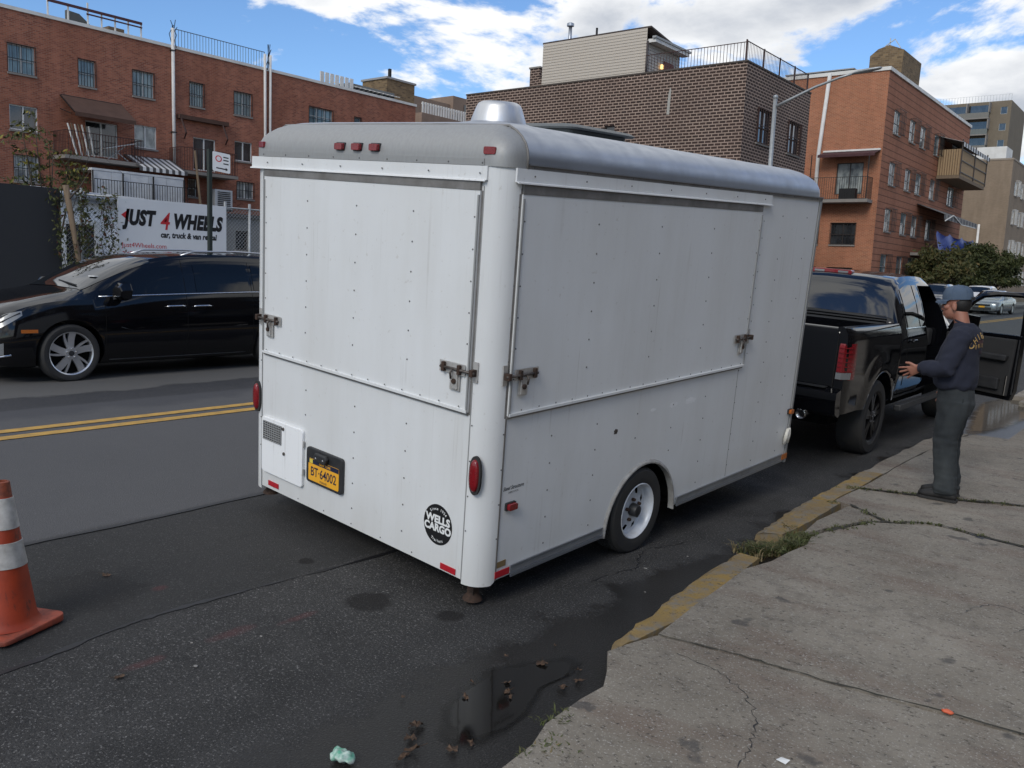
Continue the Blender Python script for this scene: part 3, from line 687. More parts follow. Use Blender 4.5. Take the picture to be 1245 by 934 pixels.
# ---- patch repairs on the side skin, cord on the hook
PATCH = M_('pale_filler', (.80,.81,.82), .6, 0, (.66,.67,.68), .7, 14)
def blob(x, z, rx, rz_, mat, name):
    p = []
    for k in range(22):
        a = 2*pi*k/22; r = random.uniform(.75, 1.1); p.append((x + rx*r*cos(a), z + rz_*r*sin(a)))
    G().prism(p, lambda u, v, d: (u, -TW - d, v), .0002, .0008).build(name, mat, TR)
blob(1.80, .735, .055, .020, PATCH, 'filler_patch'); blob(2.02, .735, .075, .022, PATCH, 'filler_patch'); blob(1.55, .735, .035, .012, PATCH, 'filler_patch')
blob(1.147, .656, .022, .018, RUSTST, 'dent_mark')
G().tube([(3.645, -TW-.02, .15), (3.640, -TW-.03, .22), (3.655, -TW-.032, .275), (3.668, -TW-.034, .285), (3.680, -TW-.03, .23), (3.682, -TW-.02, .16)], [.014,.017,.015,.013,.019,.020], 8).build('rope_coil', ROPE, TR, smooth=True)
# ---- roof vent and lid
SPUN = None; RV = G().lathe((.62, -.43, TH + .222), (0,0,1), [(.26,0),(.25,.016),(.19,.026),(.168,.032)], 32).build('roof_vent', ALU, TR, auto=.5)
G().lathe((.62, -.43, TH + .245), (0,0,1), [(.158,0),(.154,.025),(.128,.095),(.118,.112),(.100,.122),(.05,.125)], 32).build('vent_cowl', M_('spun_aluminium', (.66,.67,.68), .38, .8, (.52,.52,.52), .5, 3, streak=(9,9,.3)), RV, auto=.7)
LD = G().prism(rrect(.98, 1.58, -.66, -.06, .05, 4), lambda u, v, d: (u, v, d), TH + .235, TH + .262).build('roof_lid', LIDG, TR)
G().loft([[(x, y, TH + z_) for x, y in rrect(.95 + i, 1.62 - i, -.70 + i, -.02 - i, .06, 4)] for i, z_ in ((.0,.264),(-.006,.274),(.02,.290),(.09,.301),(.20,.306))]).build('lid_cover', LIDG, LD, auto=.6)
# ---- wheels
def trailer_wheel(y, sgn, zc):
    AX = 1.497; c_ = (AX, y, zc); ax = (0, sgn, 0)
    wh = G().lathe(c_, ax, [(.18,-.085),(.262,-.09),(.284,-.075),(.288,-.05),(.288,.05),(.285,.080),(.268,.097),(.215,.103),(.184,.092),(.18,.07)], 40, caps=False).build('wheel', RUBBER, TR, auto=.55)
    tread = G()
    for k in range(48):
        a = 2*pi*k/48
        for off in (-.045, 0, .045):
            q = Vector((AX + .2885*cos(a + off), y + off*sgn, zc + .2885*sin(a + off)))
            tread.bar(q - Vector((-sin(a), 0, cos(a)))*.013, q + Vector((-sin(a), 0, cos(a)))*.013, .034, .006, up=(cos(a), 0, sin(a)))
    tread.build('tread', RUBBER, wh, kind='stuff')
    # dished spoke rim with triangular holes
    prof_in = .062; g = G()
    rg = lambda r, h: [(AX + r*cos(2*pi*k/48), y + sgn*h, zc + r*sin(2*pi*k/48)) for k in range(48)]
    g.loft([rg(.188,.094), rg(.183,.098), rg(.174,.090), rg(.168,.070), rg(.165,.035)], caps=False)
    # spoke disc: ring with 8 holes
    i0 = len(g.v)
    for r, h in ((.165,.035),(.147,.030),(.108,.044),(.060,.052),(.042,.048)): g.v += rg(r, h)
    for k in range(48):
        k2 = (k+1) % 48
        for j in range(4):
            if j == 1 and k % 6 in (2, 3): continue
            g.f.append((i0 + j*48 + k, i0 + j*48 + k2, i0 + (j+1)*48 + k2, i0 + (j+1)*48 + k))
    # narrow the opening towards the hub
    rim = g.build('rim', RIMW, wh, auto=.6)
    G().lathe((AX, y, zc), ax, [(.163,.005),(.163,.012)], 24).build('rim_back', DEEP, wh)
    hub = G().lathe((AX, y, zc), ax, [(.044,.045),(.042,.085),(.036,.098),(.030,.100)], 16).build('hub', BLACKP, wh, auto=.6)
    for k in range(5):
        a = 2*pi*k/5 + .4
        G().lathe((AX + .070*cos(a), y + sgn*.048, zc + .070*sin(a)), ax, [(.012,0),(.012,.020),(.007,.025)], 6).build('wheel_nut', RUST, wh)
    G().tube([(AX, y, zc), (AX, y - sgn*.5, zc)], .035, 8).build('axle', DEEP, wh)
trailer_wheel(-.968, -1, .064); trailer_wheel(.965, 1, .035)
# ---- stabiliser jacks, tongue
for y, zf in ((-.94, .13), (.985, .075)):
    j = G().bar((.10, y, -.02), (.10, y, -zf), .045).build('stabiliser_jack', RUST, TR)
    G().lathe((.10, y, -zf), (0,0,-1), [(.02,-.03),(.050,0),(.056,.012),(.04,.016)], 14).build('jack_foot', RUST, j, auto=.6)
    G().bar((.10, y, -.03), (.36, y, -.06), .03).build('jack_brace', RUST, j)
TG = G().bar((TL-.1, .55, -.06), (TL+1.1, .02, -.10), .07, .1).bar((TL-.1, -.55, -.06), (TL+1.1, -.02, -.10), .07, .1).build('tongue', RUSTST, TR)
G().lathe((TL+1.16, 0, -.10), (0,0,1), [(.05,-.05),(.06,0),(.04,.05)], 14).build('coupler', RUSTST, TG)
G().tube([(TL+.75, 0, -.24), (TL+.75, 0, .5)], .028, 10).build('tongue_jack', RUSTST, TG)
# ================================================================ buildings
BRED = brick('red_brick', (.37,.135,.080), (.19,.060,.040), (.30,.21,.16), .22, .075, .008, dirt=.5)
BORANGE = brick('orange_brick', (.40,.145,.075), (.27,.095,.052), (.42,.30,.20), .24, .08, .009, dirt=.4)
BORBAND = brick('banded_orange_brick', (.36,.14,.08), (.27,.105,.06), (.28,.18,.12), .24, .08, .007, band=.42, dirt=.45)
BBROWN = brick('dark_brown_brick', (.058,.036,.030), (.034,.023,.020), (.40,.30,.245), .33, .14, .022, dirt=.3)
BTAN = brick('tan_brick', (.27,.205,.145), (.23,.175,.125), (.25,.2,.15), .24, .08, .008, dirt=.45)
BMIX = brick('mottled_tan_brick', (.24,.165,.09), (.10,.068,.042), (.2,.16,.11), .30, .13, .012, dirt=.3)
COPING = M_('white_coping', (.70,.69,.66), .6, 0, (.52,.50,.47), .6, 1.4)
COPGREY = M_('grey_coping', (.32,.32,.32), .6, .2)
ROOFM = M_('roof_felt', (.06,.06,.062), .9)
WFRAME = M_('window_aluminium', (.48,.50,.50), .45, .4, (.34,.35,.35), .5, 4)
WFRAMEW = M_('window_white', (.66,.67,.66), .5)
WBRONZE = M_('window_bronze', (.05,.038,.034), .5, .2)
SILL = M_('stone_sill', (.24,.22,.20), .8)
BARS = M_('black_iron', (.016,.016,.017), .55, .3)
BROWNIRON = M_('brown_iron', (.06,.028,.024), .6, .2)
def glass_mat(name, col, col2, rough=.08, sc=1.3):
    m, t, b = nodes(name); co = objco(t, (1, 1, .6))
    t.links.new(mixc(t, ramp(t, noise(t, co, sc, 4), .4, .62), col, col2), b.inputs['Base Color']); b.inputs['Roughness'].default_value = rough
    b.inputs['Specular IOR Level'].default_value = .8; b.inputs['Coat Weight'].default_value = .5; b.inputs['Coat Roughness'].default_value = .03
    bump(t, b, noise(t, co, 3, 2), .06, .01); return m
GLB = glass_mat('blinds_behind_glass', (.22,.32,.34), (.10,.16,.19), .12)
GLD = glass_mat('dark_glass', (.016,.019,.022), (.045,.05,.055))
GLC = glass_mat('curtained_glass', (.33,.36,.35), (.12,.14,.15), .15, 2.5)
PVC = M_('white_drainpipe', (.66,.65,.63), .5, 0, (.5,.48,.45), .5, 3)
BROWNFAB = M_('brown_canvas', (.085,.045,.032), .85, 0, (.06,.032,.024), .6, 2)
STRIPEW = M_('awning_white_stripe', (.62,.62,.62), .7); STRIPED = M_('awning_dark_stripe', (.07,.068,.07), .7)
TARPW = M_('white_tarpaulin', (.62,.64,.66), .55, 0, (.48,.5,.52), .6, 2.5, .5, 3, bdist=.05)
TARPB = M_('blue_tarpaulin', (.02,.06,.34), .45, 0, (.012,.035,.2), .6, 3, .6, 5, bdist=.05)
WOODP = M_('weathered_wood', (.20,.145,.095), .85, 0, (.11,.08,.055), .8, 7, streak=(8,8,.5))
SLATW = M_('bamboo_slat', (.36,.25,.14), .8, 0, (.24,.16,.09), .8, 9, streak=(8,8,.5))

class Fac:
    """a wall plane; p(u, z, out)"""
    def __init__(s, kind, c): s.k = kind; s.c = c
    def p(s, u, z, o):
        return (s.c + o, u, z) if s.k == 'X' else (u, s.c - o, z)
    def bx(s, u0, u1, z0, z1, o0, o1, g=None):
        g = g or G(); a = s.p(u0, z0, o0); b = s.p(u1, z1, o1); return g.box(a[0], b[0], a[1], b[1], a[2], b[2])
    def wall(s, u0, u1, z0, z1, holes, depth=.18, g=None):
        g = g or G(); us = sorted({u0, u1} | {h[0] for h in holes} | {h[1] for h in holes}); zs_ = sorted({z0, z1} | {h[2] for h in holes} | {h[3] for h in holes})
        us = [u for u in us if u0 <= u <= u1]; zs_ = [z for z in zs_ if z0 <= z <= z1]
        for i in range(len(us)-1):
            for j in range(len(zs_)-1):
                cu, cz = (us[i]+us[i+1])/2, (zs_[j]+zs_[j+1])/2
                if any(h[0] < cu < h[1] and h[2] < cz < h[3] for h in holes): continue
                g.add([s.p(us[i],zs_[j],0), s.p(us[i+1],zs_[j],0), s.p(us[i+1],zs_[j+1],0), s.p(us[i],zs_[j+1],0)], [(0,1,2,3)])
        for a, b, c, d in holes:
            q = [(a,c),(b,c),(b,d),(a,d)]
            for k in range(4):
                (p0, r0), (p1, r1) = q[k], q[(k+1) % 4]
                g.add([s.p(p0,r0,0), s.p(p1,r1,0), s.p(p1,r1,-depth), s.p(p0,r0,-depth)], [(0,1,2,3)])
        return g
def window(F, B, off, a, b, c, d, frm=WFRAME, gls=GLB, mull=1, trans=1, bars=0, sill=True, depth=.13, barmat=BARS, proj=0):
    fw = .05; g = G()
    for q in ((a, a+fw, c, d), (b-fw, b, c, d), (a+fw, b-fw, c, c+fw), (a+fw, b-fw, d-fw, d)): F.bx(*q, -depth, -depth+.06, g)
    for k in range(mull): u = a + (b-a)*(k+1)/(mull+1); F.bx(u-.028, u+.028, c+fw, d-fw, -depth, -depth+.065, g)
    for k in range(trans): z = c + (d-c)*(k+1)/(trans+1)*(.94); F.bx(a+fw, b-fw, z-.018, z+.018, -depth, -depth+.055, g)
    w_ = g.build('window', frm, B, off=off)
    # panes: one per light
    for k in range(mull+1):
        u0 = a + (b-a)*k/(mull+1); u1 = a + (b-a)*(k+1)/(mull+1)
        F.bx(u0+.02, u1-.02, c+.02, d-.02, -depth-.01, -depth+.012 + .006*(k % 2)).build('pane', gls, w_, off=off)
    if sill: F.bx(a-.05, b+.05, c-.09, c-.005, -.10, .07).build('sill', SILL, w_, off=off)
    if bars:
        g = G(); o0 = .02 + proj
        for k in range(bars+1):
            u = a - .03 + (b-a+.06)*k/bars; F.bx(u-.010, u+.010, c-.02, d+.03, o0, o0+.02, g)
        for z in (c, (c+d)/2, d+.01): F.bx(a-.03, b+.03, z-.014, z+.014, o0+.02, o0+.036, g)
        if proj:
            for z in (c, d):
                for u in (a-.03, b+.01): F.bx(u, u+.02, z, z+.02, 0, o0, g)
            for k in range(1, 4):
                F.bx(a-.03, a-.01, c, d, proj*k/4, proj*k/4+.02, g); F.bx(b+.01, b+.03, c, d, proj*k/4, proj*k/4+.02, g)
        g.build('window_bars', barmat, w_, off=off)
    return w_
def railing(F, B, off, u0, u1, z0, z1, out, mat=BARS, step=.13, name='railing', ret=True, t=.018, depth0=0):
    rl = G(); F.bx(u0, u1, z1-.03, z1, out-.02, out+.02, rl); F.bx(u0, u1, z0, z0+.03, out-.015, out+.015, rl)
    if ret:
        for u in (u0, u1-.03): F.bx(u, u+.03, z1-.031, z1-.001, depth0, out-.021, rl)
    o = rl.build(name, mat, B, off=off); g = G(); n_ = int((u1-u0)/step)
    for k in range(n_+1):
        u = u0 + (u1-u0-t)*k/n_; F.bx(u, u+t, z0+.03, z1-.03, out-t/2, out+t/2, g)
    if ret:
        for u in (u0, u1-t):
            m_ = max(1, int((out-depth0)/step))
            for k in range(m_): oo = depth0 + (out-depth0)*k/m_; F.bx(u, u+t, z0, z1-.03, oo, oo+t, g)
    g.build('baluster_run', mat, o, off=off, kind='stuff')
    return o
def awning(F, B, off, u0, u1, zt, zb, o0, o1, mats, n=14, valance=.22, skew=0.0):
    """striped: each stripe a part of its own"""
    fr = G(); F.bx(u0, u1, zt-.03, zt+.02, o0, o0+.05, fr); F.bx(u0+skew, u1+skew, zb-.02, zb+.02, o1-.04, o1, fr)
    A = fr.build('awning', BARS, B, off=off)
    for k in range(n):
        a = u0 + (u1-u0)*k/n; b = u0 + (u1-u0)*(k+1)/n; m_ = mats[k % len(mats)]
        rings = []
        for u, sk in ((a, skew), (b, skew)):
            rings.append([F.p(u, zt+.022, o0), F.p(u+sk, zb+.024, o1), F.p(u+sk, zb-valance, o1+.01), F.p(u+sk, zb-valance, o1+.002), F.p(u+sk, zb+.012, o1-.008), F.p(u, zt+.010, o0)])
        G().loft(rings).build('awning_stripe' if len(mats) > 1 else 'awning_cloth', m_, A, off=off)
    return A
def pipe(B, off, pts, r, name='drainpipe', mat=PVC):
    return G().tube(pts, r, 8).build(name, mat, B, off=off, smooth=True)
def shell(B, off, x0, x1, y0, y1, z0, z1, mat, skip=(), roofmat=None):
    """remaining plain walls and roof"""
    if 'E' not in skip: G().add([(x1,y0,z0),(x1,y1,z0),(x1,y1,z1),(x1,y0,z1)], [(0,1,2,3)]).build('wall', mat, B, off=off)
    if 'W' not in skip: G().add([(x0,y0,z0),(x0,y1,z0),(x0,y1,z1),(x0,y0,z1)], [(0,1,2,3)]).build('wall', mat, B, off=off)
    if 'S' not in skip: G().add([(x0,y0,z0),(x1,y0,z0),(x1,y0,z1),(x0,y0,z1)], [(0,1,2,3)]).build('wall', mat, B, off=off)
    if 'N' not in skip: G().add([(x0,y1,z0),(x1,y1,z0),(x1,y1,z1),(x0,y1,z1)], [(0,1,2,3)]).build('wall', mat, B, off=off)
    G().box(x0+.01, x1-.01, y0+.01, y1-.01, z1-.35, z1-.3).build('roof', roofmat or ROOFM, B, off=off)
def coping(B, off, x0, x1, y0, y1, z, h, mat, wd=.3, ov=.06):
    for q in ((x0-ov, x1+ov, y0-ov, y0+wd), (x0-ov, x1+ov, y1-wd, y1+ov), (x0-ov, x0+wd, y0+wd+.001, y1-wd-.001), (x1-wd, x1+ov, y0+wd+.001, y1-wd-.001)):
        G().box(q[0], q[1], q[2], q[3], z, z+h).build('coping', mat, B, off=off)

# ---------------- long red brick building across the lot
OFF = (-42, 16, .25); LB = thing('brick_building', 'long red brick building with barred windows beyond the lot fence', 'building', OFF)
F = Fac('X', -42); y0_, y1_ = -4, 41.4; ZT = 12.05
wins = [(16.46,17.58,9.41,10.63,1,1),(19.5,20.27,9.39,10.58,0,1),(22.1,23.18,9.39,10.6,1,1),(25.14,25.93,9.41,10.6,0,1),(27.75,28.84,9.4,10.6,1,1),(32.75,34.48,9.35,10.65,2,1),(36.19,36.7,9.7,10.58,0,0),
        (16.44,17.63,6.97,8.05,1,0),(22.14,23.3,6.94,8.03,1,0),(27.77,28.88,6.97,8.02,1,0),(16.56,17.61,4.74,5.88,1,1),(25.0,25.5,4.8,5.7,0,1),(27.91,28.96,4.96,5.85,1,0),(32.9,34.2,6.95,8.0,1,0),(32.9,34.2,4.7,5.8,1,0),(36.5,37.5,6.95,8.0,1,0),
        (8.2,9.4,9.41,10.63,1,1),(11.6,12.7,9.41,10.63,1,1),(8.2,9.4,6.97,8.05,1,0),(11.6,12.7,6.97,8.05,1,0),(13.2,14.4,4.74,5.88,1,1)]
doors = [(19.75,21.3,6.25,7.86),(25.31,26.62,6.2,7.87)]
F.wall(y0_, y1_, .25, ZT, [wn[:4] for wn in wins] + doors).build('wall', BRED, LB, off=OFF)
shell(LB, OFF, -56, -42, y0_, y1_, .25, ZT, BRED, skip=('E',)); coping(LB, OFF, -56, -42, y0_, y1_, ZT, .15, COPING)
for i, wn in enumerate(wins):
    top = wn[2] > 9
    window(F, LB, OFF, *wn[:4], mull=wn[4], trans=wn[5] + (1 if wn[4] == 2 else 0), gls=GLB if top else GLD if i % 2 else GLC, bars=6 if top or wn[2] < 6 else 0, frm=WFRAME if top else WFRAMEW)
for dn in doors: window(F, LB, OFF, *dn, mull=1, trans=0, gls=GLD, frm=WFRAMEW, sill=False)
# balconies
for (a, b, z, zr) in ((18.25,22.0,6.05,7.15), (23.95,27.2,6.0,7.15)):
    s_ = F.bx(a, b, z-.16, z, 0, 1.2).build('balcony_slab', SILL, LB, off=OFF)
    railing(F, LB, OFF, a+.03, b-.03, z, zr, 1.15, BROWNIRON, .14, 'balcony_railing')
awning(F, LB, OFF, 18.65, 21.5, 8.82, 7.95, .02, 1.4, [BROWNFAB], n=1, valance=.16)
G().bar((-41.98,18.62,8.8),(-40.62,18.64,7.95),.04).bar((-41.98,18.6,8.2),(-40.9,18.62,7.9),.03).build('awning_arm', BARS, LB, off=OFF)
rb = F.bx(24.4, 27.25, 8.66, 8.86, .02, .28).build('awning_box', BROWNFAB, LB, off=OFF)
for u in (24.5, 26.9): G().bar((-41.75,u,8.66),(-41.5,u+.12,7.95),.07).bar((-41.5,u+.12,7.95),(-41.9,u+.25,7.7),.06).build('awning_arm', BROWNIRON, LB, off=OFF)
for k in range(7): G().bar((-41.2 + random.uniform(-.2,.2), 18.9+k*.14, 6.05), (-41.6, 18.75+k*.16, 7.5 + random.uniform(-.2,.1)), .05).build('leaning_board', WOODP if k % 2 else WFRAMEW, LB, off=OFF)
G().bar((-41.1,20.1,6.55),(-41.1,21.6,6.95),.5,.04).bar((-41.1,20.3,6.05),(-41.1,21.2,6.8),.04).bar((-41.1,21.4,6.05),(-41.1,20.6,6.6),.04).build('tilted_table', WFRAME, LB, off=OFF)
# drainpipes
pipe(LB, OFF, [(-41.9,24.17,13.0),(-41.9,24.17,9.0),(-41.9,24.19,6.4)], .085)
pipe(LB, OFF, [(-41.9,29.62,12.9),(-41.9,29.65,9.0),(-41.9,29.72,2.0)], .075); pipe(LB, OFF, [(-41.9,29.98,12.9),(-41.9,29.98,9.0),(-41.9,30.02,2.0)], .07)
for y, s_ in ((24.17, 1), (29.8, 1)):
    g = G()
    for k in range(5): g.tube([(-41.9+random.uniform(-.1,.1), y+random.uniform(-.2,.25), 12.1), (-41.9, y+random.uniform(-.22,.22), 12.7), (-41.9, y+random.uniform(-.15,.3), 13.1+random.uniform(0,.4))], .018, 4)
    g.build('cable_bundle', BARS, LB, off=OFF)
for z in (11.9, 7.9): G().box(-41.99,-41.8,24.05,24.29,z,z+.05).build('pipe_clip', BARS, LB, off=OFF)
railing(F, LB, OFF, 24.5, 29.85, 12.2, 13.1, -.25, M_('grey_rail_iron', (.10,.12,.14), .5), .17, 'roof_railing', ret=False)
# roof deck screen: white posts, dark red rails
g0 = G().box(-42.28,-42.22,18.3,22.75,12.86,12.98).build('deck_rail', M_('oxblood_wood', (.07,.02,.025), .6), LB, off=OFF)
G().box(-42.28,-42.22,20.05,22.75,12.70,12.76).build('deck_rail', M_('oxblood_wood2', (.07,.02,.025), .6), LB, off=OFF)
for y in (18.3,19.2,20.1,20.75,21.4,22.05,22.7): G().box(-42.34,-42.28,y,y+.06,12.2,13.25 if abs(y-20.1) < .1 else 13.0).build('deck_post', COPING, LB, off=OFF)
G().prism([(20.3,12.2),(22.4,12.2),(21.9,12.55),(20.9,13.3),(20.3,13.35)], lambda u, v, d: (d, u, v), -45, -44.8).build('deck_screen', M_('grey_mesh', (.10,.105,.10), .8), LB, off=OFF)
G().box(-44.6,-43.9,21.9,22.7,12.1,12.85).build('roof_crate', WOODP, LB, off=OFF)
# ribbed skylight canopy on the roof
sk = G().box(-46.2,-43.2,36.9,40.9,12.3,12.42).build('roof_canopy', M_('canopy_dark', (.03,.04,.04), .6), LB, off=OFF)
for k in range(17):
    y = 34.5 + k*.385
    if y < 36.9: G().box(-43.25,-43.18,y,y+.26,12.25,13.1).build('canopy_rib', COPING, sk, off=OFF)
    else: G().prism([(-43.0,12.62),(-43.0,12.66),(-46,13.35),(-46,13.3)], lambda u, v, d: (u, d, v), y, y+.26).build('canopy_rib', COPING, sk, off=OFF)
G().box(-46,-43.4,36.95,40.8,12.42,12.9).build('canopy_side', GLD, sk, off=OFF)
bk = G().box(-52,-49,46,48.5,12,15.5).build('x', BMIX)
bpy.data.objects.remove(bk)
# balcony room under tarpaulin with striped awning and black railing
F2 = Fac('X', -40.3)
TS = thing('tarpaulin_porch', 'white tarpaulin porch with black railing under the striped awning', 'porch', (-41,21.4,.25)); to = (-41,21.4,.25)
F2.bx(19.2, 23.75, 5.45, 5.55, -1.65, .0).build('porch_roof', TARPW, TS, off=to)
for k in range(5): 
    u = 19.2 + k*.91; F2.bx(u, u+.895, 3.2, 5.44, -.05, -.02 + .01*(k % 2)).build('tarpaulin_panel', TARPW, TS, off=to)
for u in (19.18, 20.6, 22.1, 23.72): F2.bx(u, u+.05, .25, 5.44, .03, .08).build('porch_post', BARS, TS, off=to)
F2.bx(19.1, 23.8, 3.0, 3.19, -1.6, .5).build('porch_floor', SILL, TS, off=to)
railing(F2, TS, to, 19.1, 23.7, 3.95, 5.05, .42, BARS, .13, 'porch_railing', ret=False)
awning(F, LB, OFF, 21.55, 24.05, 6.5, 5.85, .02, 1.55, [STRIPED, STRIPEW], n=15, valance=.16)
ac = thing('air_conditioner', 'white box air conditioner under the balcony of the brick building', 'air conditioner', (-41.4,26.5,4.25)); ao = (-41.4,26.5,4.25)
G().box(-41.7,-41.1,26.0,27.05,4.25,5.25).build('case', M_('ac_white', (.55,.56,.56), .5), ac, off=ao, bevel=.03)
g = G(); [g.box(-41.09,-41.06,26.15,26.9,4.4+k*.1,4.44+k*.1) for k in range(8)]; g.build('grille', BARS, ac, off=ao)
G().box(-41.99,-41.05,26.0,27.05,4.15,4.24).build('bracket', BARS, ac, off=ao)

# ---------------- dark brown brick building by the street
OFF = (-17, 37.2, .29); BB = thing('brown_building', 'dark brown brick building with pale mortar and a roof terrace', 'building', OFF)
F = Fac('X', -17); FS = Fac('Y', 37.2); ZT = 11.3
wb = [(38.72,40.31,8.03,9.58),(42.44,44.05,8.03,9.58),(38.72,40.31,4.9,6.5),(42.44,44.05,4.9,6.5)]
F.wall(37.2, 45.1, .29, ZT, wb).build('wall', BBROWN, BB, off=OFF)
FS.wall(-33.7, -17, .29, ZT, [(-24.35,-23.75,8.3,9.0)]).build('wall', BBROWN, BB, off=OFF)
window(FS, BB, OFF, -24.35,-23.75,8.3,9.0, mull=0, trans=0, gls=GLD, frm=WBRONZE)
shell(BB, OFF, -33.7, -17, 37.2, 45.1, .29, ZT, BBROWN, skip=('E','S')); coping(BB, OFF, -33.7, -17, 37.2, 45.1, ZT, .07, M_('brown_coping', (.075,.06,.05), .7), .3, .03)
for q in wb: window(F, BB, OFF, *q, mull=1, trans=1, gls=GLD, frm=WBRONZE, bars=7, barmat=BROWNIRON, proj=.05)
railing(FS, BB, OFF, -22.3, -17.1, 11.37, 12.2, -.15, BROWNIRON, .16, 'terrace_railing', ret=False)
railing(F, BB, OFF, 37.36, 45.0, 11.37, 12.25, -.15, BROWNIRON, .16, 'terrace_railing', ret=False, t=.014)
for y in (37.35,39.3,41.2,43.1,44.9): F.bx(y, y+.06, 11.37, 12.3, -.2, -.14).build('terrace_post', BROWNIRON, BB, off=OFF)
G().prism([(-20.9,9.3),(-20.75,9.3),(-20.72,10.4),(-20.78,10.55),(-20.86,10.2)], lambda u, v, d: (u, 37.2 - d, v), .001, .004).build('mortar_stain', M_('lime_stain', (.36,.35,.32), .9), BB, off=OFF)
# roof shed clad with lap boards
so = (-26, 38.4, 11.0); SH = thing('roof_shed', 'beige lap board shed on the roof of the brown building', 'shed', so)
SIDING = M_('beige_siding', (.46,.41,.35), .6, 0, (.46,.41,.35), .5, 2); SIDDK = M_('siding_shaded_side', (.40,.37,.34), .6)  # street-side boards use a darker copy of the siding, shade put into the colour
for k in range(19):
    z = 11.0 + k*.145
    if z + .14 > 13.85: break
    G().prism([(0,z),(.03,z+.004),(.008,z+.147),(0,z+.147)], lambda u, v, d: (d, 38.3-u, v), -29.25, -22.85).build('lap_board', SIDING, SH, off=so)
for k in range(15):
    z = 11.0 + k*.145
    G().prism([(0,z),(.03,z+.004),(.008,z+.147),(0,z+.147)], lambda u, v, d: (-22.8+u, d, v), 38.35, 41.6).build('lap_board', SIDDK, SH, off=so)
G().box(-29.25,-22.82,38.32,41.6,11.0,13.2).build('shed_core', SIDDK, SH, off=so)
G().prism([(38.3,13.76),(38.3,13.84),(41.8,13.30),(41.8,13.2)], lambda u, v, d: (d, u, v), -29.3, -22.65).build('shed_roof', M_('shed_roof_dark', (.06,.045,.04), .7), SH, off=so)
G().box(-22.78,-22.35,38.3,41.8,13.05,13.22).build('eaves_fascia', COPING, SH, off=so)
G().box(-22.5,-22.3,38.2,41.9,13.22,13.32).build('gutter', ALUCAP, SH, off=so)
pipe(SH, so, [(-22.75,38.2,13.1),(-22.75,38.2,11.1)], .06, 'downpipe', M_('dark_pipe', (.05,.04,.04), .5))
dr = G().box(-22.79,-22.72,39.9,40.9,11.0,12.5).build('shed_door', M_('rust_red_door', (.14,.035,.025), .6), SH, off=so)
G().box(-22.72,-22.62,39.52,39.68,12.05,12.25).build('wall_lantern', M_('lit_lantern', (.8,.5,.2), .4, emit=((1,.62,.22), 2.0)), SH, off=so)
pipe(SH, so, [(-28.75,40,13.4),(-28.75,40,15.0)], .10, 'flue', ALU); G().lathe((-28.75,40,15.0), (0,0,1), [(.10,0),(.2,.02),(.2,.16),(.12,.2)], 12).build('flue_cap', ALU, SH, off=so)
pipe(SH, so, [(-27.0,40,13.4),(-27.0,40,14.7)], .06, 'stub_pipe', BARS)
ro = (-31.2,39.5,11.0); RCH = thing('roof_dormer', 'small dark dormer with chimney beside the beige roof shed', 'dormer', ro)
G().prism([(-32.2,11.0),(-29.4,11.0),(-29.4,13.1),(-31.0,12.3)], lambda u, v, d: (u, d, v), 40, 42).build('dormer_wall', BBROWN, RCH, off=ro)
G().bar((-32.4,40.4,11.15),(-29.4,40.4,12.95),.1,.3).build('dormer_rafter', COPING, RCH, off=ro)
G().box(-31.9,-31.2,40.6,41.4,11.0,13.2).build('chimney', BBROWN, RCH, off=ro); G().box(-31.95,-31.15,40.55,41.45,13.21,13.3).build('chimney_cap', SILL, RCH, off=ro)

# ---------------- orange brick building
OFF = (-17, 58.1, .29); OB = thing('orange_building', 'orange brick apartment building with grooved street side and caged windows', 'building', OFF)
F = Fac('X', -17); FS = Fac('Y', 58.1); ZT = 15.05; Y1 = 82.0
wo = []
for z0, z1 in ((11.5,12.97),(8.23,9.68),(5.22,6.70),(2.2,3.7)):
    for a, b in ((60.0,61.5),(63.8,65.3),(66.6,68.1),(70.7,72.2)): wo.append((a,b,z0,z1))
wo += [(76.4,78.6,8.22,9.68),(76.4,78.6,11.5,12.97)]
F.wall(58.1, Y1, .29, ZT, wo).build('wall', BORBAND, OB, off=OFF)
dq = (-19.75,-18.05,7.45,9.46); gw = [(-21.6,-20.6,4.2,5.6),(-19.8,-18.2,4.2,5.6),(-21.6,-20.6,1.3,2.7),(-19.8,-18.2,1.3,2.7)]
FS.wall(-24, -17, .29, ZT, [dq] + gw).build('wall', BORANGE, OB, off=OFF)
shell(OB, OFF, -36, -17, 58.1, Y1, .29, ZT, BORANGE, skip=('E','S')); FS.wall(-36, -24, .29, ZT, []).build('wall', BORANGE, OB, off=OFF)
coping(OB, OFF, -36, -17, 58.1, Y1, ZT, .22, COPING, .35, .08)
for i, q in enumerate(wo): window(F, OB, OFF, *q, mull=0 if q[1]-q[0] < 1.8 else 1, trans=1, gls=GLC if i % 3 else GLB, frm=WFRAME, bars=5, proj=.30)
window(FS, OB, OFF, *dq, mull=1, trans=0, gls=GLC, frm=WBRONZE, sill=False)
for q in gw: window(FS, OB, OFF, *q, mull=1, gls=GLD, frm=WBRONZE, bars=6)
FS.bx(-21.2, -17.3, 6.85, 7.05, 0, 1.15).build('balcony_slab', SILL, OB, off=OFF)
railing(FS, OB, OFF, -21.1, -17.4, 7.05, 8.45, 1.1, BARS, .14, 'balcony_railing')
for u in (-21.1, -17.45): FS.bx(u, u+.05, 7.05, 9.9, 1.05, 1.1).build('balcony_post', BARS, OB, off=OFF)
awning(FS, OB, OFF, -20.7, -17.1, 10.15, 9.85, .02, 1.1, [M_('plum_canvas', (.06,.022,.025), .8)], n=1, valance=.14)
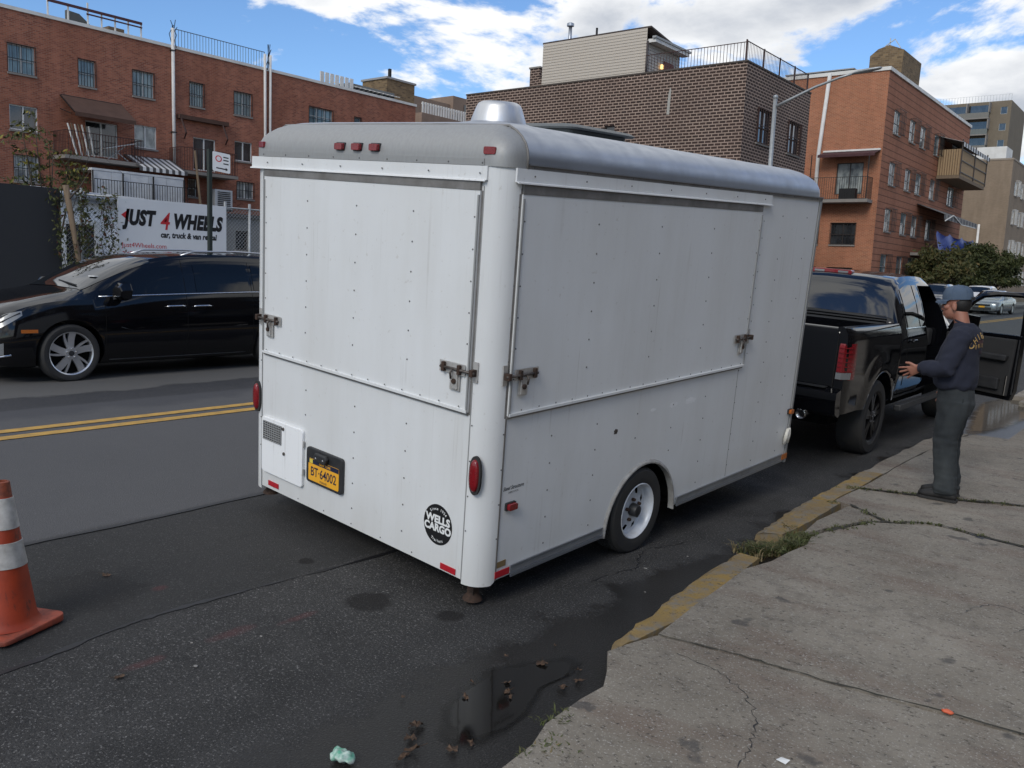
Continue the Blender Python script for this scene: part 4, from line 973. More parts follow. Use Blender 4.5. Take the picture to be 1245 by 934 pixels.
FS.bx(-20.7, -17.08, 10.17, 10.28, .0, .14).build('awning_header', COPING, OB, off=OFF)
pipe(OB, OFF, [(-20.7,57.98,15.2),(-21.0,57.98,10.2),(-21.02,57.98,2.0)], .13)
G().box(-19.2,-18.2,57.3,57.8,7.06,7.75).build('balcony_cabinet', BARS, OB, off=OFF)
# street-side enclosed balcony
bo = G().box(-16.98,-15.4,72.2,81.6,9.85,10.10).build('balcony_slab', WOODP, OB, off=OFF)
for k in range(57):
    y = 72.25 + k*.163; G().box(-15.46,-15.42,y,y+.13,10.11,12.0).build('balcony_slat', SLATW, bo, off=OFF)
for k in range(9):
    x = -16.95 + k*.168; G().box(x,x+.135,72.22,72.26,10.11,12.0).build('balcony_slat', SLATW, bo, off=OFF)
for z in (10.3,11.15,11.95): G().box(-15.41,-15.37,72.2,81.6,z,z+.07).build('balcony_rail', WBRONZE, bo, off=OFF)
for y in (72.2,76.9,81.5): G().box(-15.42,-15.34,y-.001,y+.08,10.11,12.7).build('balcony_post', WBRONZE, bo, off=OFF)
awning(F, OB, OFF, 72.0, 81.8, 12.95, 12.45, .02, 1.75, [STRIPEW, STRIPED], n=22, valance=.3)
# lower striped awning + white zigzag, blue tarpaulin
awning(F, OB, OFF, 67.6, 79.0, 7.6, 6.85, .02, 1.9, [STRIPED, M_('awning_grey_stripe', (.20,.19,.18), .7)], n=22, valance=.35)
G().bar((-15.05,67.8,6.4),(-15.05,70.2,6.95),.06).bar((-15.05,70.2,6.95),(-15.05,73,6.45),.06).bar((-15.05,73,6.45),(-15.05,78,6.5),.06).build('awning_bracket', COPING, OB, off=OFF)
G().box(-16.98,-15.4,67.0,80.0,3.9,4.1).build('balcony_slab', SILL, OB, off=OFF)
tw = (-15.35,76,4.0); TB = thing('blue_tarpaulin', 'crumpled blue tarpaulin tied along a balcony of the orange building', 'tarpaulin', tw)
rg = []
for j in range(8):
    z = 3.7 + j*.28; rg.append([(-15.30 + .10*sin(k*.9+j*.7) + random.uniform(-.03,.03), 67.2 + k*.62 + .1*sin(j), z - (.28*abs(sin(k*.5)) if j == 7 else .5*max(0, sin(k*.33)) if j == 0 else 0)) for k in range(21)])
G().loft(rg, caps=False, closed=False).build('sheet', TARPB, TB, off=tw, smooth=True)
# roof tower with a curved top
qo = (-18.4, 63, 14.8); RTW = thing('roof_bulkhead', 'mottled tan brick stair tower on the orange building roof', 'roof tower', qo)
G().prism([(-19.5,14.8),(-17.4,14.8),(-17.35,17.15),(-18.3,17.55),(-19.0,17.35),(-19.5,16.95)], lambda u, v, d: (u, d, v), 61.9, 66.4).build('tower_wall', BMIX, RTW, off=qo)
G().bar((-18.6,62,17.5),(-18.0,62,17.9),.05).bar((-18.0,62,17.9),(-17.6,62,17.3),.05).bar((-18.3,62,17.5),(-18.3,62,18.0),.05).build('antenna', WFRAME, RTW, off=qo)
G().box(-24.5,-20.0,60,63,14.7,15.6).build('x', ALUCAP) and bpy.data.objects.remove(bpy.data.objects['x'])
po = (-21.6,59.6,14.7); PW = thing('roof_parapet_box', 'pale grey flat box on the orange building roof edge', 'roof box', po); G().box(-24.0,-19.6,59.0,61.5,14.7,15.55).build('case', ALUCAP, PW, off=po, bevel=.03); G().box(-24.1,-19.5,58.9,61.6,15.551,15.62).build('lid', COPGREY, PW, off=po)
do = (-18.5,73,14.7); DW = thing('roof_skylight', 'dark hipped skylight on the orange building roof', 'skylight', do); G().loft([[(x, y, z) for x, y in ((-19.4+i,71+i),(-17.7-i,71+i),(-17.7-i,76-i),(-19.4+i,76-i))] for i, z in ((0,14.7),(0,15.6),(.5,16.2))]).build('skylight_case', M_('skylight_grey', (.07,.075,.085), .5), DW, off=do)

# ---------------- tan building further along, tower block, low roofs in the distance
OFF = (-17, 103, .29); TB2 = thing('tan_building', 'plain tan brick apartment building further down the street', 'building', OFF)
FS = Fac('Y', 103); F = Fac('X', -17); ZT = 15.0
tws = [(-22.3,-21.5,12.0,13.2),(-22.3,-21.5,8.2,9.6),(-22.6,-21.8,5.0,6.4)]
FS.wall(-30, -17, .29, ZT, tws).build('wall', BTAN, TB2, off=OFF)
for q in tws: window(FS, TB2, OFF, *q, mull=0, gls=GLC, frm=WFRAMEW)
tw2 = [(y, y+1.6, z, z+1.5) for z in (2.2,5.4,8.6,11.6) for y in (105.5,109.5,114,118.5,123)]
F.wall(103, 128, .29, ZT, tw2).build('wall', BTAN, TB2, off=OFF)
for q in tw2: window(F, TB2, OFF, *q, mull=0, gls=GLC, frm=WFRAMEW, bars=4, proj=.3, barmat=WFRAMEW)
shell(TB2, OFF, -30, -17, 103, 128, .29, ZT, BTAN, skip=('E','S')); coping(TB2, OFF, -30, -17, 103, 128, ZT, .18, M_('tan_coping', (.30,.25,.20), .7), .3, .05)
G().box(-21.5,-18,104.5,108,15,16.6).build('roof_box', COPING, TB2, off=OFF); G().box(-26,-22.5,105,109,14.9,16.3).build('roof_box', BTAN, TB2, off=OFF)
pipe(TB2, OFF, [(-19.5,102.8,.3),(-19.5,102.8,8.4)], .12, 'standpipe', COPING)
OFF = (-15, 140, .29); FB = thing('far_street_building', 'far pale building with white bay windows at the street end', 'building', OFF)
F = Fac('X', -14.6); FS = Fac('Y', 133); fw_ = [(y, y+2, z, z+1.6) for z in (2.2,5.6,9.0,12.4) for y in (135,139.5,144,148.5,153)]
F.wall(133, 160, .29, 16.5, fw_).build('wall', BTAN, FB, off=OFF); FS.wall(-26, -14.6, .29, 16.5, []).build('wall', BTAN, FB, off=OFF); shell(FB, OFF, -26, -14.6, 133, 160, .29, 16.5, BTAN, skip=('E','S'))
for q in fw_: window(F, FB, OFF, *q, mull=0, gls=GLC, frm=WFRAMEW)
OFF = (-40, 185, .29); HR_ = thing('tower_block', 'distant grey brown tower block with stacked balconies', 'tower block', OFF)
FS = Fac('Y', 185); hb = []
for j in range(11):
    z = 3 + j*3.0
    for u in (-50.5,-47.3,-44.6): hb.append((u, u+1.2, z+.9, z+2.2))
    hb.append((-33.6,-32.5,z+.9,z+2.2))
BTOW = brick('tower_brick', (.20,.165,.12), (.17,.14,.10), (.18,.15,.12), .24, .08, .008, dirt=.3)
FS.wall(-54, -31.9, .29, 36.3, hb).build('wall', BTOW, HR_, off=OFF); shell(HR_, OFF, -54, -31.9, 185, 200, .29, 36.3, BTOW, skip=('S',))
for q in hb: window(FS, HR_, OFF, *q, mull=0, trans=0, gls=GLD, frm=WFRAME, sill=False)
for j in range(11):
    z = 3 + j*3.0
    G().box(-43.2,-35.2,183.3,184.99,z,z+.2).build('balcony_slab', SILL, HR_, off=OFF)
    G().box(-43.2,-35.2,183.3,183.38,z+.2,z+1.15).build('balcony_front', M_('balcony_panel_%d' % j, (.13,.145,.14) if j % 2 else (.17,.165,.15), .6), HR_, off=OFF)
    G().box(-42.9,-35.5,184.95,184.99,z+.2,z+2.7).build('balcony_glazing', GLD, HR_, off=OFF)
    for u in (-43.2,-39.2,-35.4): G().box(u,u+.2,183.4,184.94,z+1.2,z+2.99).build('balcony_divider', SILL, HR_, off=OFF)
railing(FS, HR_, OFF, -53.9, -32, 36.3, 37.5, -.2, WFRAME, .5, 'roof_railing', ret=False, t=.05)
OFF = (-66, 70, .25); DB = thing('distant_rooftops', 'low pinkish brick rooftops behind the red brick building', 'building', OFF)
BPINK = brick('pinkish_brick', (.27,.19,.145), (.24,.17,.13), (.25,.2,.16), .24, .08, .008, dirt=.3)
FE = Fac('X', -66); FSd = Fac('Y', 64)
dw = [(68.2,69.2,15.0,16.3),(70.6,71.6,17.0,18.0),(74.5,75.6,17.3,18.6)]
FE.wall(62, 73, .25, 19.0, dw[:2]).build('wall', BPINK, DB, off=OFF)
for q in dw[:2]: window(FE, DB, OFF, *q, mull=0, gls=GLD, frm=WBRONZE)
shell(DB, OFF, -76, -66, 62, 73, .25, 19.0, BPINK, skip=('E',))
G().box(-74,-65.6,70.3,74.2,18,19.9).build('stair_tower', BPINK, DB, off=OFF); G().box(-65.6,-65.5,72.0,72.9,18.4,19.2).build('window', GLD, DB, off=OFF)
G().box(-80,-66.5,73.05,88,.25,17.6).build('wing', BPINK, DB, off=OFF)
OFF = (-52, 49, .25); DK = thing('roof_water_tower_house', 'square mottled brick bulkhead behind the long red building roof', 'roof tower', OFF)
G().box(-54,-51.2,47.3,50.3,.25,15.9).build('tower_wall', BMIX, DK, off=OFF); G().box(-54.1,-51.1,47.2,50.4,15.901,16.05).build('tower_coping', COPGREY, DK, off=OFF); G().box(-52.5,-52.3,48.6,48.8,16.05,17.0).build('vent_pipe', BARS, DK, off=OFF)
OFF = (-45,48,.25); WR = thing('rooftop_fence', 'white picket rooftop fence beyond the red brick building', 'fence', OFF)
G().box(-50,-44.5,44.5,54,.25,12.4).build('fence_base', BPINK, WR, off=OFF)
for k in range(34): G().box(-44.62,-44.56,44.6+k*.27,44.75+k*.27,12.4,13.15).build('picket', COPING, WR, off=OFF)
G().box(-44.68,-44.63,44.6,53.9,13.0,13.08).build('fence_rail', COPING, WR, off=OFF)

# near side of the street: unseen row added to shade the trailer's kerb side
OFF = (11, 30, .05); NB = thing('unseen_shade_building', 'unseen long three storey dark brick building added to shade the trailer side', 'building', OFF)
BDARK = brick('dark_grey_brown_brick', (.085,.065,.055), (.065,.05,.043), (.10,.085,.07), .24, .08, .008, dirt=.3)
FW2 = type('FacW', (Fac,), {'p': lambda s, u, z, o: (s.c - o, u, z)})('X', 10.5)
nw = [(y, y+1.4, z, z+1.6) for z in (1.2,4.4,7.6) for y in [2 + 4*k for k in range(14)]]
FW2.wall(-2, 60, .05, 9.8, nw).build('wall', BDARK, NB, off=OFF)
for q in nw: window(FW2, NB, OFF, *q, mull=1, gls=GLD, frm=WFRAME)
shell(NB, OFF, 10.5, 22, -2, 60, .05, 9.8, BDARK, skip=('W',)); coping(NB, OFF, 10.5, 22, -2, 60, 9.8, .2, COPGREY)
# ================================================================ vehicles
CARBLK = M_('black_car_paint', (.003,.0033,.0045), .05, 0, (.004,.004,.0055), .3, 3, coat=0, spec=.55)
CARSIL = M_('silver_car_paint', (.30,.32,.34), .25, .5, coat=.8); CARWHT = M_('white_car_paint', (.66,.67,.68), .25, 0, coat=.8); CARGRY = M_('dark_grey_car_paint', (.035,.038,.042), .2, .3, coat=.9)
def tint(name, col, rough=.03, spec=.5, ior=1.5):
    m, t, b = nodes(name); b.inputs['Base Color'].default_value = c4(col); b.inputs['Roughness'].default_value = rough; b.inputs['Specular IOR Level'].default_value = spec
    b.inputs['IOR'].default_value = ior; return m
CARGL = tint('tinted_car_glass', (.003,.0035,.0045)); WSGL = tint('windscreen_glass', (.006,.008,.010), .02, .5, 1.75); REARGL = tint('rear_screen_glass', (.004,.0045,.005), .02, .5, 1.9)
LAMPC = M_('clear_lamp', (.22,.23,.24), .25, .3, coat=.8); MACH = M_('machined_alloy', (.62,.63,.65), .28, .8, (.5,.5,.51), .5, 6)
SEATM = M_('seat_cloth', (.02,.02,.021), .8)
NSEC = 12
def section(s):
    zb, zw, zt, wb, wm, ww, wt = s
    return [(0, zb), (wb*.85, zb), (wb, zb+.03), (wm-.012, zb+(zw-zb)*.22), (wm, zb+(zw-zb)*.50), (wm-.002, zb+(zw-zb)*.80), (ww, zw),
            ((ww+wt)/2+.015, zw+(zt-zw)*.48), (wt+.02, zw+(zt-zw)*.86), (wt-.05, zw+(zt-zw)*.965), (wt*.55, zt), (0, zt+.012)]
class Car:
    def __init__(s, sts, n=4):
        s.xs = []; s.sec = []
        P = [Vector(q) if False else q for q in sts]
        for i in range(len(P)-1):
            a, b = P[i], P[i+1]; am = P[i-1] if i else a; bm_ = P[i+2] if i+2 < len(P) else b
            for k in range(n):
                t = k/n; row = []
                for j in range(8):
                    dx = b[0]-a[0]
                    m0 = (b[j]-am[j])/max(1e-6, b[0]-am[0])*dx*(1 if j else 1); m1 = (bm_[j]-a[j])/max(1e-6, bm_[0]-a[0])*dx
                    if j and (b[j]-a[j])*m0 < 0: m0 = 0
                    if j and (b[j]-a[j])*m1 < 0: m1 = 0
                    h = (2*t**3-3*t**2+1)*a[j] + (t**3-2*t**2+t)*m0 + (-2*t**3+3*t**2)*b[j] + (t**3-t**2)*m1
                    row.append(a[0]+dx*t if j == 0 else h)
                s.xs.append(row[0]); s.sec.append(section(row[1:]))
        s.xs.append(P[-1][0]); s.sec.append(section(P[-1][1:]))
    def width(s, x, z):
        i = 0
        while i < len(s.xs)-2 and s.xs[i+1] < x: i += 1
        t = min(1, max(0, (x-s.xs[i])/(s.xs[i+1]-s.xs[i]))); pts = [(a[0]+(b[0]-a[0])*t, a[1]+(b[1]-a[1])*t) for a, b in zip(s.sec[i], s.sec[i+1])]
        for j in range(2, NSEC-1):
            if pts[j][1] <= z <= pts[j+1][1]:
                q = (z-pts[j][1])/max(1e-6, pts[j+1][1]-pts[j][1]); return pts[j][0]+(pts[j+1][0]-pts[j][0])*q
        return pts[2][0]
    def body(s):
        g = G(); rings = []
        for x, sc in zip(s.xs, s.sec):
            rings.append([(x, -w_, z) for w_, z in sc] + [(x, w_, z) for w_, z in reversed(sc[1:-1])])
        return g.loft(rings)
    def top_patch(s, x0, x1, j0, off=.005, both=True):
        """glass on the upper surface between stations x0..x1, section index >= j0"""
        g = G(); rings = []
        for x, sc in zip(s.xs, s.sec):
            if x0 - 1e-4 <= x <= x1 + 1e-4:
                r = sc[j0:]; pts = [(x, -w_, z+off) for w_, z in r] + [(x, w_, z+off) for w_, z in reversed(r[:-1])]; rings.append(pts)
        return g.loft(rings, caps=False, closed=False)
    def side_patch(s, sgn, xs_, zlo, zhi, off=.006, rows=4):
        g = G(); rings = []
        for x in xs_:
            a, b = zlo(x), zhi(x); rings.append([(x, sgn*(s.width(x, a+(b-a)*k/rows)+off), a+(b-a)*k/rows) for k in range(rows+1)])
        return g.loft(rings, caps=False, closed=False)
    def side_line(s, sgn, pts, r=.006, off=.0):
        return G().tube([(x, sgn*(s.width(x, z)+off), z) for x, z in pts], r, 5)
def boolean_cut(o, cutters):
    objs = []
    for c in cutters:
        me = bpy.data.meshes.new('cut'); me.from_pydata(c.v, [], c.f); bm = bmesh.new(); bm.from_mesh(me); bmesh.ops.recalc_face_normals(bm, faces=bm.faces); bm.to_mesh(me); bm.free()
        co_ = bpy.data.objects.new('cut', me); COL.objects.link(co_); co_.parent = o.parent; objs.append(co_)
        md = o.modifiers.new('cut', 'BOOLEAN'); md.operation = 'DIFFERENCE'; md.object = co_; md.solver = 'EXACT'
    bpy.context.view_layer.update()
    me = bpy.data.meshes.new_from_object(o.evaluated_get(bpy.context.evaluated_depsgraph_get()))
    o.modifiers.clear(); o.data = me
    for c in objs: bpy.data.objects.remove(c)
    bm = bmesh.new(); bm.from_mesh(me)
    for f in bm.faces: f.smooth = True
    for e in bm.edges:
        if len(e.link_faces) == 2 and e.calc_face_angle(0) > .55: e.smooth = False
    bm.to_mesh(me); bm.free()
def wheel(P, x, y, z, R, rr, wd, sgn, style='van', rimmat=MACH, detail=True):
    ax = (0, sgn, 0); h = wd/2
    W_ = G().lathe((x, y, z), ax, [(rr*.98,-h*.9),(R*.90,-h),(R*.985,-h*.8),(R,-h*.45),(R,h*.45),(R*.985,h*.8),(R*.92,h*.98),(rr*1.10,h),(rr*1.0,h*.90),(rr*.98,h*.7)], 44, caps=False).build('wheel', RUBBER, P, auto=.5)
    G().lathe((x, y, z), ax, [(rr*.985,h*.0),(rr*.97,h*.1)], 30).build('brake_disc', DEEP, W_)
    if not detail:
        G().lathe((x, y, z), ax, [(rr,h*.85),(rr*.9,h*.7),(.08,h*.8),(.05,h*.85)], 20).build('rim', rimmat, W_, auto=.6); return W_
    g = G().lathe((x, y, z), ax, [(rr*.96,h*.2),(rr*.955,h*.85),(rr*1.01,h*.93),(rr*1.0,h*.80)], 44, caps=False)
    def P_(r, a, d): return (x + r*cos(a), y + sgn*d, z + r*sin(a))
    def spoke(a0, w0, w1, tw):
        rg = []
        for k in range(5):
            t = k/4; r = .06 + (rr*.965-.06)*t; a = a0 + tw*t*t; wd_ = w0+(w1-w0)*t; da = wd_/r/2; hh = h*(.82 - .10*sin(pi*t*.6) + .08*t)
            rg.append([P_(r, a-da, hh-.03), P_(r, a-da, hh), P_(r, a+da, hh), P_(r, a+da, hh-.03)])
        g.loft(rg)
    for k in range(5):
        a0 = 2*pi*k/5 + pi/2
        if style == 'van': spoke(a0, .070, .085, .10*sgn); spoke(a0+.42, .034, .022, .10*sgn)
        else: spoke(a0-.17, .045, .05, 0); spoke(a0+.17, .045, .05, 0)
    g.lathe((x, y, z), ax, [(.075,h*.5),(.075,h*.84),(.06,h*.86)], 20); rim = g.build('rim', rimmat, W_, auto=.6)
    G().lathe((x, y, z), ax, [(.033,h*.86),(.033,h*.90),(.02,h*.92)], 14).build('hub_cap', BLACKP, W_)
    for k in range(5):
        a = 2*pi*k/5+.3; G().lathe(P_(.055, a, h*.855), ax, [(.010,0),(.010,.012),(.006,.015)], 6).build('wheel_nut', CHROME, W_)
    return W_
def arch(x, z, R, y=1.1, n=28):
    a = [(x+R*cos(2*pi*k/n), z+R*sin(2*pi*k/n)) for k in range(n)]
    return [G().prism(a, lambda u, v, d: (u, d, v), sg*.62, sg*1.3) for sg in (-1, 1)]
lin = lambda pts: (lambda x: lerp(x, [p[0] for p in pts], [p[1] for p in pts]))
fr = lambda a, b, n: [a+(b-a)*k/n for k in range(n+1)]

# ---------------- black minivan across the street; local +x is its rear, front at x = 0
vm = Matrix(((0,1,0,-11.62),(1,0,0,3.85),(0,0,1,.205),(0,0,0,1))); 
vm = Matrix(((0,-1,0,-11.64),(1,0,0,3.85),(0,0,1,.200),(0,0,0,1)))        # local -y faces the trailer
VAN = thing('minivan', 'black minivan with alloy wheels parked along the opposite kerb', 'minivan', matrix=vm)
van = Car([(0,.30,.56,.66,.45,.55,.52,.42),(.05,.24,.66,.76,.66,.72,.68,.55),(.2,.20,.80,.87,.82,.90,.84,.64),(.45,.18,.915,.97,.88,.97,.91,.70),(.8,.18,.985,1.055,.9,.99,.94,.73),(1.15,.18,1.005,1.125,.9,.995,.945,.73),
  (1.40,.18,1.015,1.255,.9,.995,.945,.745),(1.75,.18,1.03,1.425,.9,.995,.95,.755),(2.05,.18,1.04,1.535,.9,.995,.95,.765),(2.4,.18,1.055,1.592,.9,.995,.95,.77),(2.9,.18,1.07,1.628,.9,.995,.95,.77),(3.6,.18,1.085,1.635,.9,.995,.95,.77),(4.4,.18,1.08,1.61,.9,.99,.945,.76),(4.85,.2,1.06,1.54,.88,.97,.925,.72),(5.08,.25,.98,1.35,.84,.93,.88,.6),(5.16,.32,.8,.9,.78,.86,.8,.6)])
vb = van.body().build('body', CARBLK, VAN, smooth=True); boolean_cut(vb, arch(.93,.36,.405) + arch(3.93,.36,.405))
for x in (.93, 3.93):
    for sg in (-1, 1): wheel(VAN, x, sg*.875, .354, .354, .262, .235, sg)
van.top_patch(1.15, 2.05, 8, .006).build('windscreen', WSGL, VAN, smooth=True)
for sg in (-1, 1):
    lo = lin([(1.2,1.035),(2.4,1.075),(3.5,1.105),(4.8,1.10)]); hi = lin([(1.2,1.05),(1.55,1.22),(1.9,1.365),(2.2,1.435),(2.9,1.485),(3.8,1.485),(4.7,1.43),(4.85,1.3)])
    for nm, x0, x1 in (('quarter_glass',1.33,1.60),('front_side_window',1.64,2.42),('sliding_door_window',2.63,3.46),('rear_side_window',3.54,4.7)):
        xs_ = fr(x0, x1, 10); van.side_patch(sg, xs_, lambda x: lo(x)+.02, hi).build(nm, CARGL, VAN, smooth=True)
    tr = van.side_line(sg, [(x, lo(x)) for x in fr(1.3, 4.7, 24)], .011, .006).build('chrome_strip', CHROME, VAN, smooth=True)
    for xd in (1.36, 2.47, 3.50):
        van.side_line(sg, [(xd + (.0 if k > 2 else -.02*(2-k)), z) for k, z in enumerate(fr(.26, 1.02 if xd < 2 else 1.52, 10))], .004, -.001).build('door_seam', DEEP, VAN)
    van.side_line(sg, [(x, .245) for x in fr(1.42, 3.4, 10)], .010, -.002).build('sill_strip', BLACKP, VAN, smooth=True)
    for xh in (2.29, 2.68):
        hd = van.side_line(sg, [(xh-.13, .912), (xh-.09, .918), (xh+.09, .922), (xh+.13, .918)], .013, .030).build('door_handle', CHROME, VAN, smooth=True)
        van.side_patch(sg, fr(xh-.06, xh+.06, 4), lambda x: .885, lambda x: .945, .002, 2).build('handle_recess', DEEP, hd)
    # body-side crease
    van.side_line(sg, [(1.55,.66),(1.75,.60),(2.1,.57),(2.6,.59),(3.1,.63),(3.4,.65)], .014, -.0115).build('crease', CARBLK, VAN, smooth=True)
    mr = G().loft([[(1.52 + dx, sg*(.98 + y_), 1.10 + z_*k_) for y_, z_ in ((0,-.085),(.10,-.100),(.20,-.075),(.225,.03),(.18,.115),(.06,.125),(.0,.06))] for dx, k_ in ((-.07,.55),(-.03,.95),(.05,1.05),(.075,.95))]).build('door_mirror', CARBLK, VAN, auto=.6)
    G().bar((1.50, sg*.93, 1.03), (1.52, sg*1.0, 1.05), .06).build('mirror_stalk', BLACKP, mr)
    rr_ = G().tube([(2.55, sg*.68, 1.585), (2.75, sg*.68, 1.645), (3.4, sg*.68, 1.668), (4.2, sg*.68, 1.65), (4.5, sg*.68, 1.585)], .014, 6).build('roof_rail', MACH, VAN, smooth=True)
    hl = van.side_patch(sg, fr(.06, .40, 8), lin([(.06,.60),(.40,.82)]), lin([(.06,.70),(.25,.84),(.40,.875)]), .006).build('headlight', LAMPC, VAN, smooth=True)
    van.side_line(sg, [(.08,.665),(.2,.75),(.38,.85)], .008, .012).build('lamp_bezel', BLACKP, hl, smooth=True)
    van.side_patch(sg, fr(.37, .55, 5), lambda x: .615, lambda x: .655, .006, 2).build('side_marker', AMBL, VAN, smooth=True)
    fg = van.side_patch(sg, fr(.05, .20, 6), lin([(.05,.34),(.2,.36)]), lin([(.05,.46),(.2,.50)]), .006, 3).build('fog_lamp', LAMPC, VAN, smooth=True)
    van.side_line(sg, [(.04,.33),(.15,.335),(.27,.36)], .014, .006).build('fog_trim', CHROME, fg, smooth=True)
gl = G()
for k in range(4): gl.box(-.012, .03, -.42+.03*k, .42-.03*k, .44+k*.052, .47+k*.052)
gl.build('grille', CHROME, VAN); G().box(-.02, .0, -.26, .26, .35, .46).build('licence_plate', PLATEY, VAN)
G().bar((1.20, -.55, 1.165), (1.28, .1, 1.205), .016).build('wiper', BLACKP, VAN)
G().box(1.40, 1.45, -.62, -.45, 1.275, 1.285).build('windscreen_sticker', WHITEINK, VAN)

# ---------------- black pickup at the trailer's nose; local +x is forward, rear bumper at x = 0
rl = radians(2.6)
pm = Matrix.Translation((-3.60, 8.22, .035)) @ Matrix(((0,-1,0,0),(1,0,0,0),(0,0,1,0),(0,0,0,1))) @ Matrix.Rotation(rl, 4, 'X')
PK = thing('pickup_truck', 'black crew cab pickup truck with its front passenger door open', 'pickup truck', matrix=pm)
cab = Car([(1.86,.50,1.27,1.34,.92,.985,.95,.86),(1.90,.48,1.29,1.44,.92,1.0,.955,.845),(2.12,.48,1.31,1.80,.92,1.0,.955,.765),(2.32,.48,1.315,1.885,.92,1.0,.955,.745),(3.0,.48,1.315,1.925,.92,1.0,.955,.74),(3.65,.48,1.305,1.905,.92,1.0,.955,.73),(4.0,.48,1.295,1.78,.92,1.0,.955,.74),
  (4.5,.48,1.275,1.40,.92,1.0,.955,.80),(4.62,.48,1.26,1.33,.92,1.0,.955,.80),(5.2,.48,1.21,1.27,.92,1.0,.95,.78),(5.6,.48,1.12,1.18,.9,.98,.92,.74),(5.75,.50,.95,1.02,.86,.93,.88,.7),(5.82,.55,.8,.86,.8,.88,.82,.66)])
cb = cab.body().build('cab', CARBLK, PK, smooth=True)
boolean_cut(cb, arch(4.77,.42,.50) + [G().box(3.06, 4.14, -1.3, -.35, .56, 1.80).box(2.9,2.91,-3,-2.9,0,.1)])
cab.top_patch(1.895, 2.33, 8, .006).build('rear_window', REARGL, PK, smooth=True)
cab.top_patch(3.66, 4.5, 8, .006).build('windscreen', WSGL, PK, smooth=True)
for sg in (-1, 1):
    lo = lin([(2.0,1.335),(4.4,1.31)]); hi = lin([(2.0,1.38),(2.2,1.74),(2.5,1.80),(3.4,1.81),(3.8,1.74),(4.3,1.42)])
    cab.side_patch(sg, fr(2.24, 2.74, 6), lo, hi).build('rear_door_window', CARGL, PK, smooth=True)
    cab.side_patch(sg, fr(2.78, 2.96, 3), lo, hi).build('rear_quarter_window', CARGL, PK, smooth=True)
    if sg > 0: cab.side_patch(sg, fr(3.12, 4.1, 9), lo, hi).build('front_window', CARGL, PK, smooth=True)
    cab.side_line(sg, [(2.2,1.322),(3.0,1.322)], .010, .004).build('window_trim', CHROME, PK)
    for xd in (2.16, 3.03): cab.side_line(sg, [(xd, z) for z in fr(.58, 1.78, 12)], .005, -.001).build('door_seam', DEEP, PK)
    hd = cab.side_line(sg, [(2.28,1.17),(2.33,1.185),(2.43,1.185),(2.48,1.17)], .014, .03).build('door_handle', CARBLK, PK, smooth=True)
    G().box(2.0, 4.2, sg*.98, sg*1.06, .40, .47).build('side_step', BLACKP, PK, bevel=.015)
    # bed side with flared arch
    prof_ = [(.10,.62),(.10,1.375),(1.83,1.385),(1.83,.55),(1.75,.50),(.55,.50),(.45,.56)]
    rings = []
    def bedw(x, z):
        d = sqrt((x-1.22)**2 + (z-.42)**2); fl = .035*max(0, 1-abs(d-.52)/.16)
        return .985 + fl + .02*sin(pi*max(0, min(1, (z-.5)/.9))) - .10*max(0, (.22-x)/.22)**2 - .035*max(0, (z-1.32)/.07)
    for x in fr(.10, 1.83, 26):
        zs_ = fr(.55, 1.385, 16); rings.append([(x, sg*bedw(x, z), z) for z in zs_] + [(x, sg*.90, 1.392), (x, sg*.86, 1.385), (x, sg*.86, .56)])
    bs = G().loft(rings).build('bed_side', CARBLK, PK, smooth=True)
    boolean_cut(bs, [G().prism([(1.22+.50*cos(2*pi*k/30), .40+.50*sin(2*pi*k/30)) for k in range(30)], lambda u, v, d: (u, d, v), sg*.7, sg*1.3)])
    tl_ = G().loft([[(x, sg*y, z) for z in ()] for x, y in ()]) if False else None
    T_ = G().prism(rrect(.885, 1.235, -.075, .075, .03, 3), lambda u, v, d: (0, v, u), 0, 1) if False else None
    rg = []
    for z, ins in ((.885,.02),(.90,0),(1.05,.0),(1.20,.0),(1.235,.02)):
        rg.append([(.30, sg*(bedw(.3,z)+.004), z), (.18, sg*(bedw(.18,z)+.008), z), (.11, sg*(bedw(.10,z)+.002-ins), z), (.070+ins, sg*.955, z), (.070+ins, sg*.905, z), (.12, sg*.90, z), (.2, sg*.90, z)])
    TLt = G().loft(rg).build('tail_light', REDL, PK, auto=.7)
    for k in range(6): G().tube([(.19, sg*(bedw(.19,.93)+.012), .97+k*.045), (.11, sg*(bedw(.1,.93)+.006), .97+k*.045), (.064, sg*.953, .97+k*.045), (.064, sg*.91, .97+k*.045)], .006, 4).build('lens_rib', REDL, TLt)
    G().loft([[(.17, sg*(bedw(.17,z)+.014), z), (.107, sg*(bedw(.1,z)+.010), z), (.058, sg*.955, z), (.058, sg*.905, z), (.1, sg*.905, z)] for z in (.895, .958)]).build('reverse_lens', LAMPC, TLt)
    wheel(PK, 1.22, sg*.86, .405 - (.0 if sg < 0 else .01), .405, .265, .285, sg, 'truck', M_('black_alloy', (.02,.02,.022), .3, .6) if sg < 0 else BLACKP)
    wheel(PK, 4.77, sg*.86, .405, .405, .265, .285, sg, 'truck', BLACKP)
    G().lathe((.10, sg*.62, .50), (-1,0,-.08), [(.048,-.25),(.05,.03),(.044,.035),(.040,.0)], 20).build('exhaust_tip', CHROME, PK, auto=.6)
G().box(.14, 1.85, -.86, .86, .72, .78).build('bed_floor', BLACKP, PK); G().box(1.78, 1.845, -.86, .86, .78, 1.36).build('bed_head', CARBLK, PK)
tg = G().prism([(.085,.80),(.095,1.33),(.11,1.375),(.15,1.385),(.165,1.36),(.165,.80)], lambda u, v, d: (u, d, v), -.885, .885).build('tailgate', CARBLK, PK, bevel=.01)
G().prism(rrect(-.13,.13,1.19,1.27,.02,3), lambda u, v, d: (.092-d, u, v), 0, .012).build('tailgate_handle', BLACKP, tg)
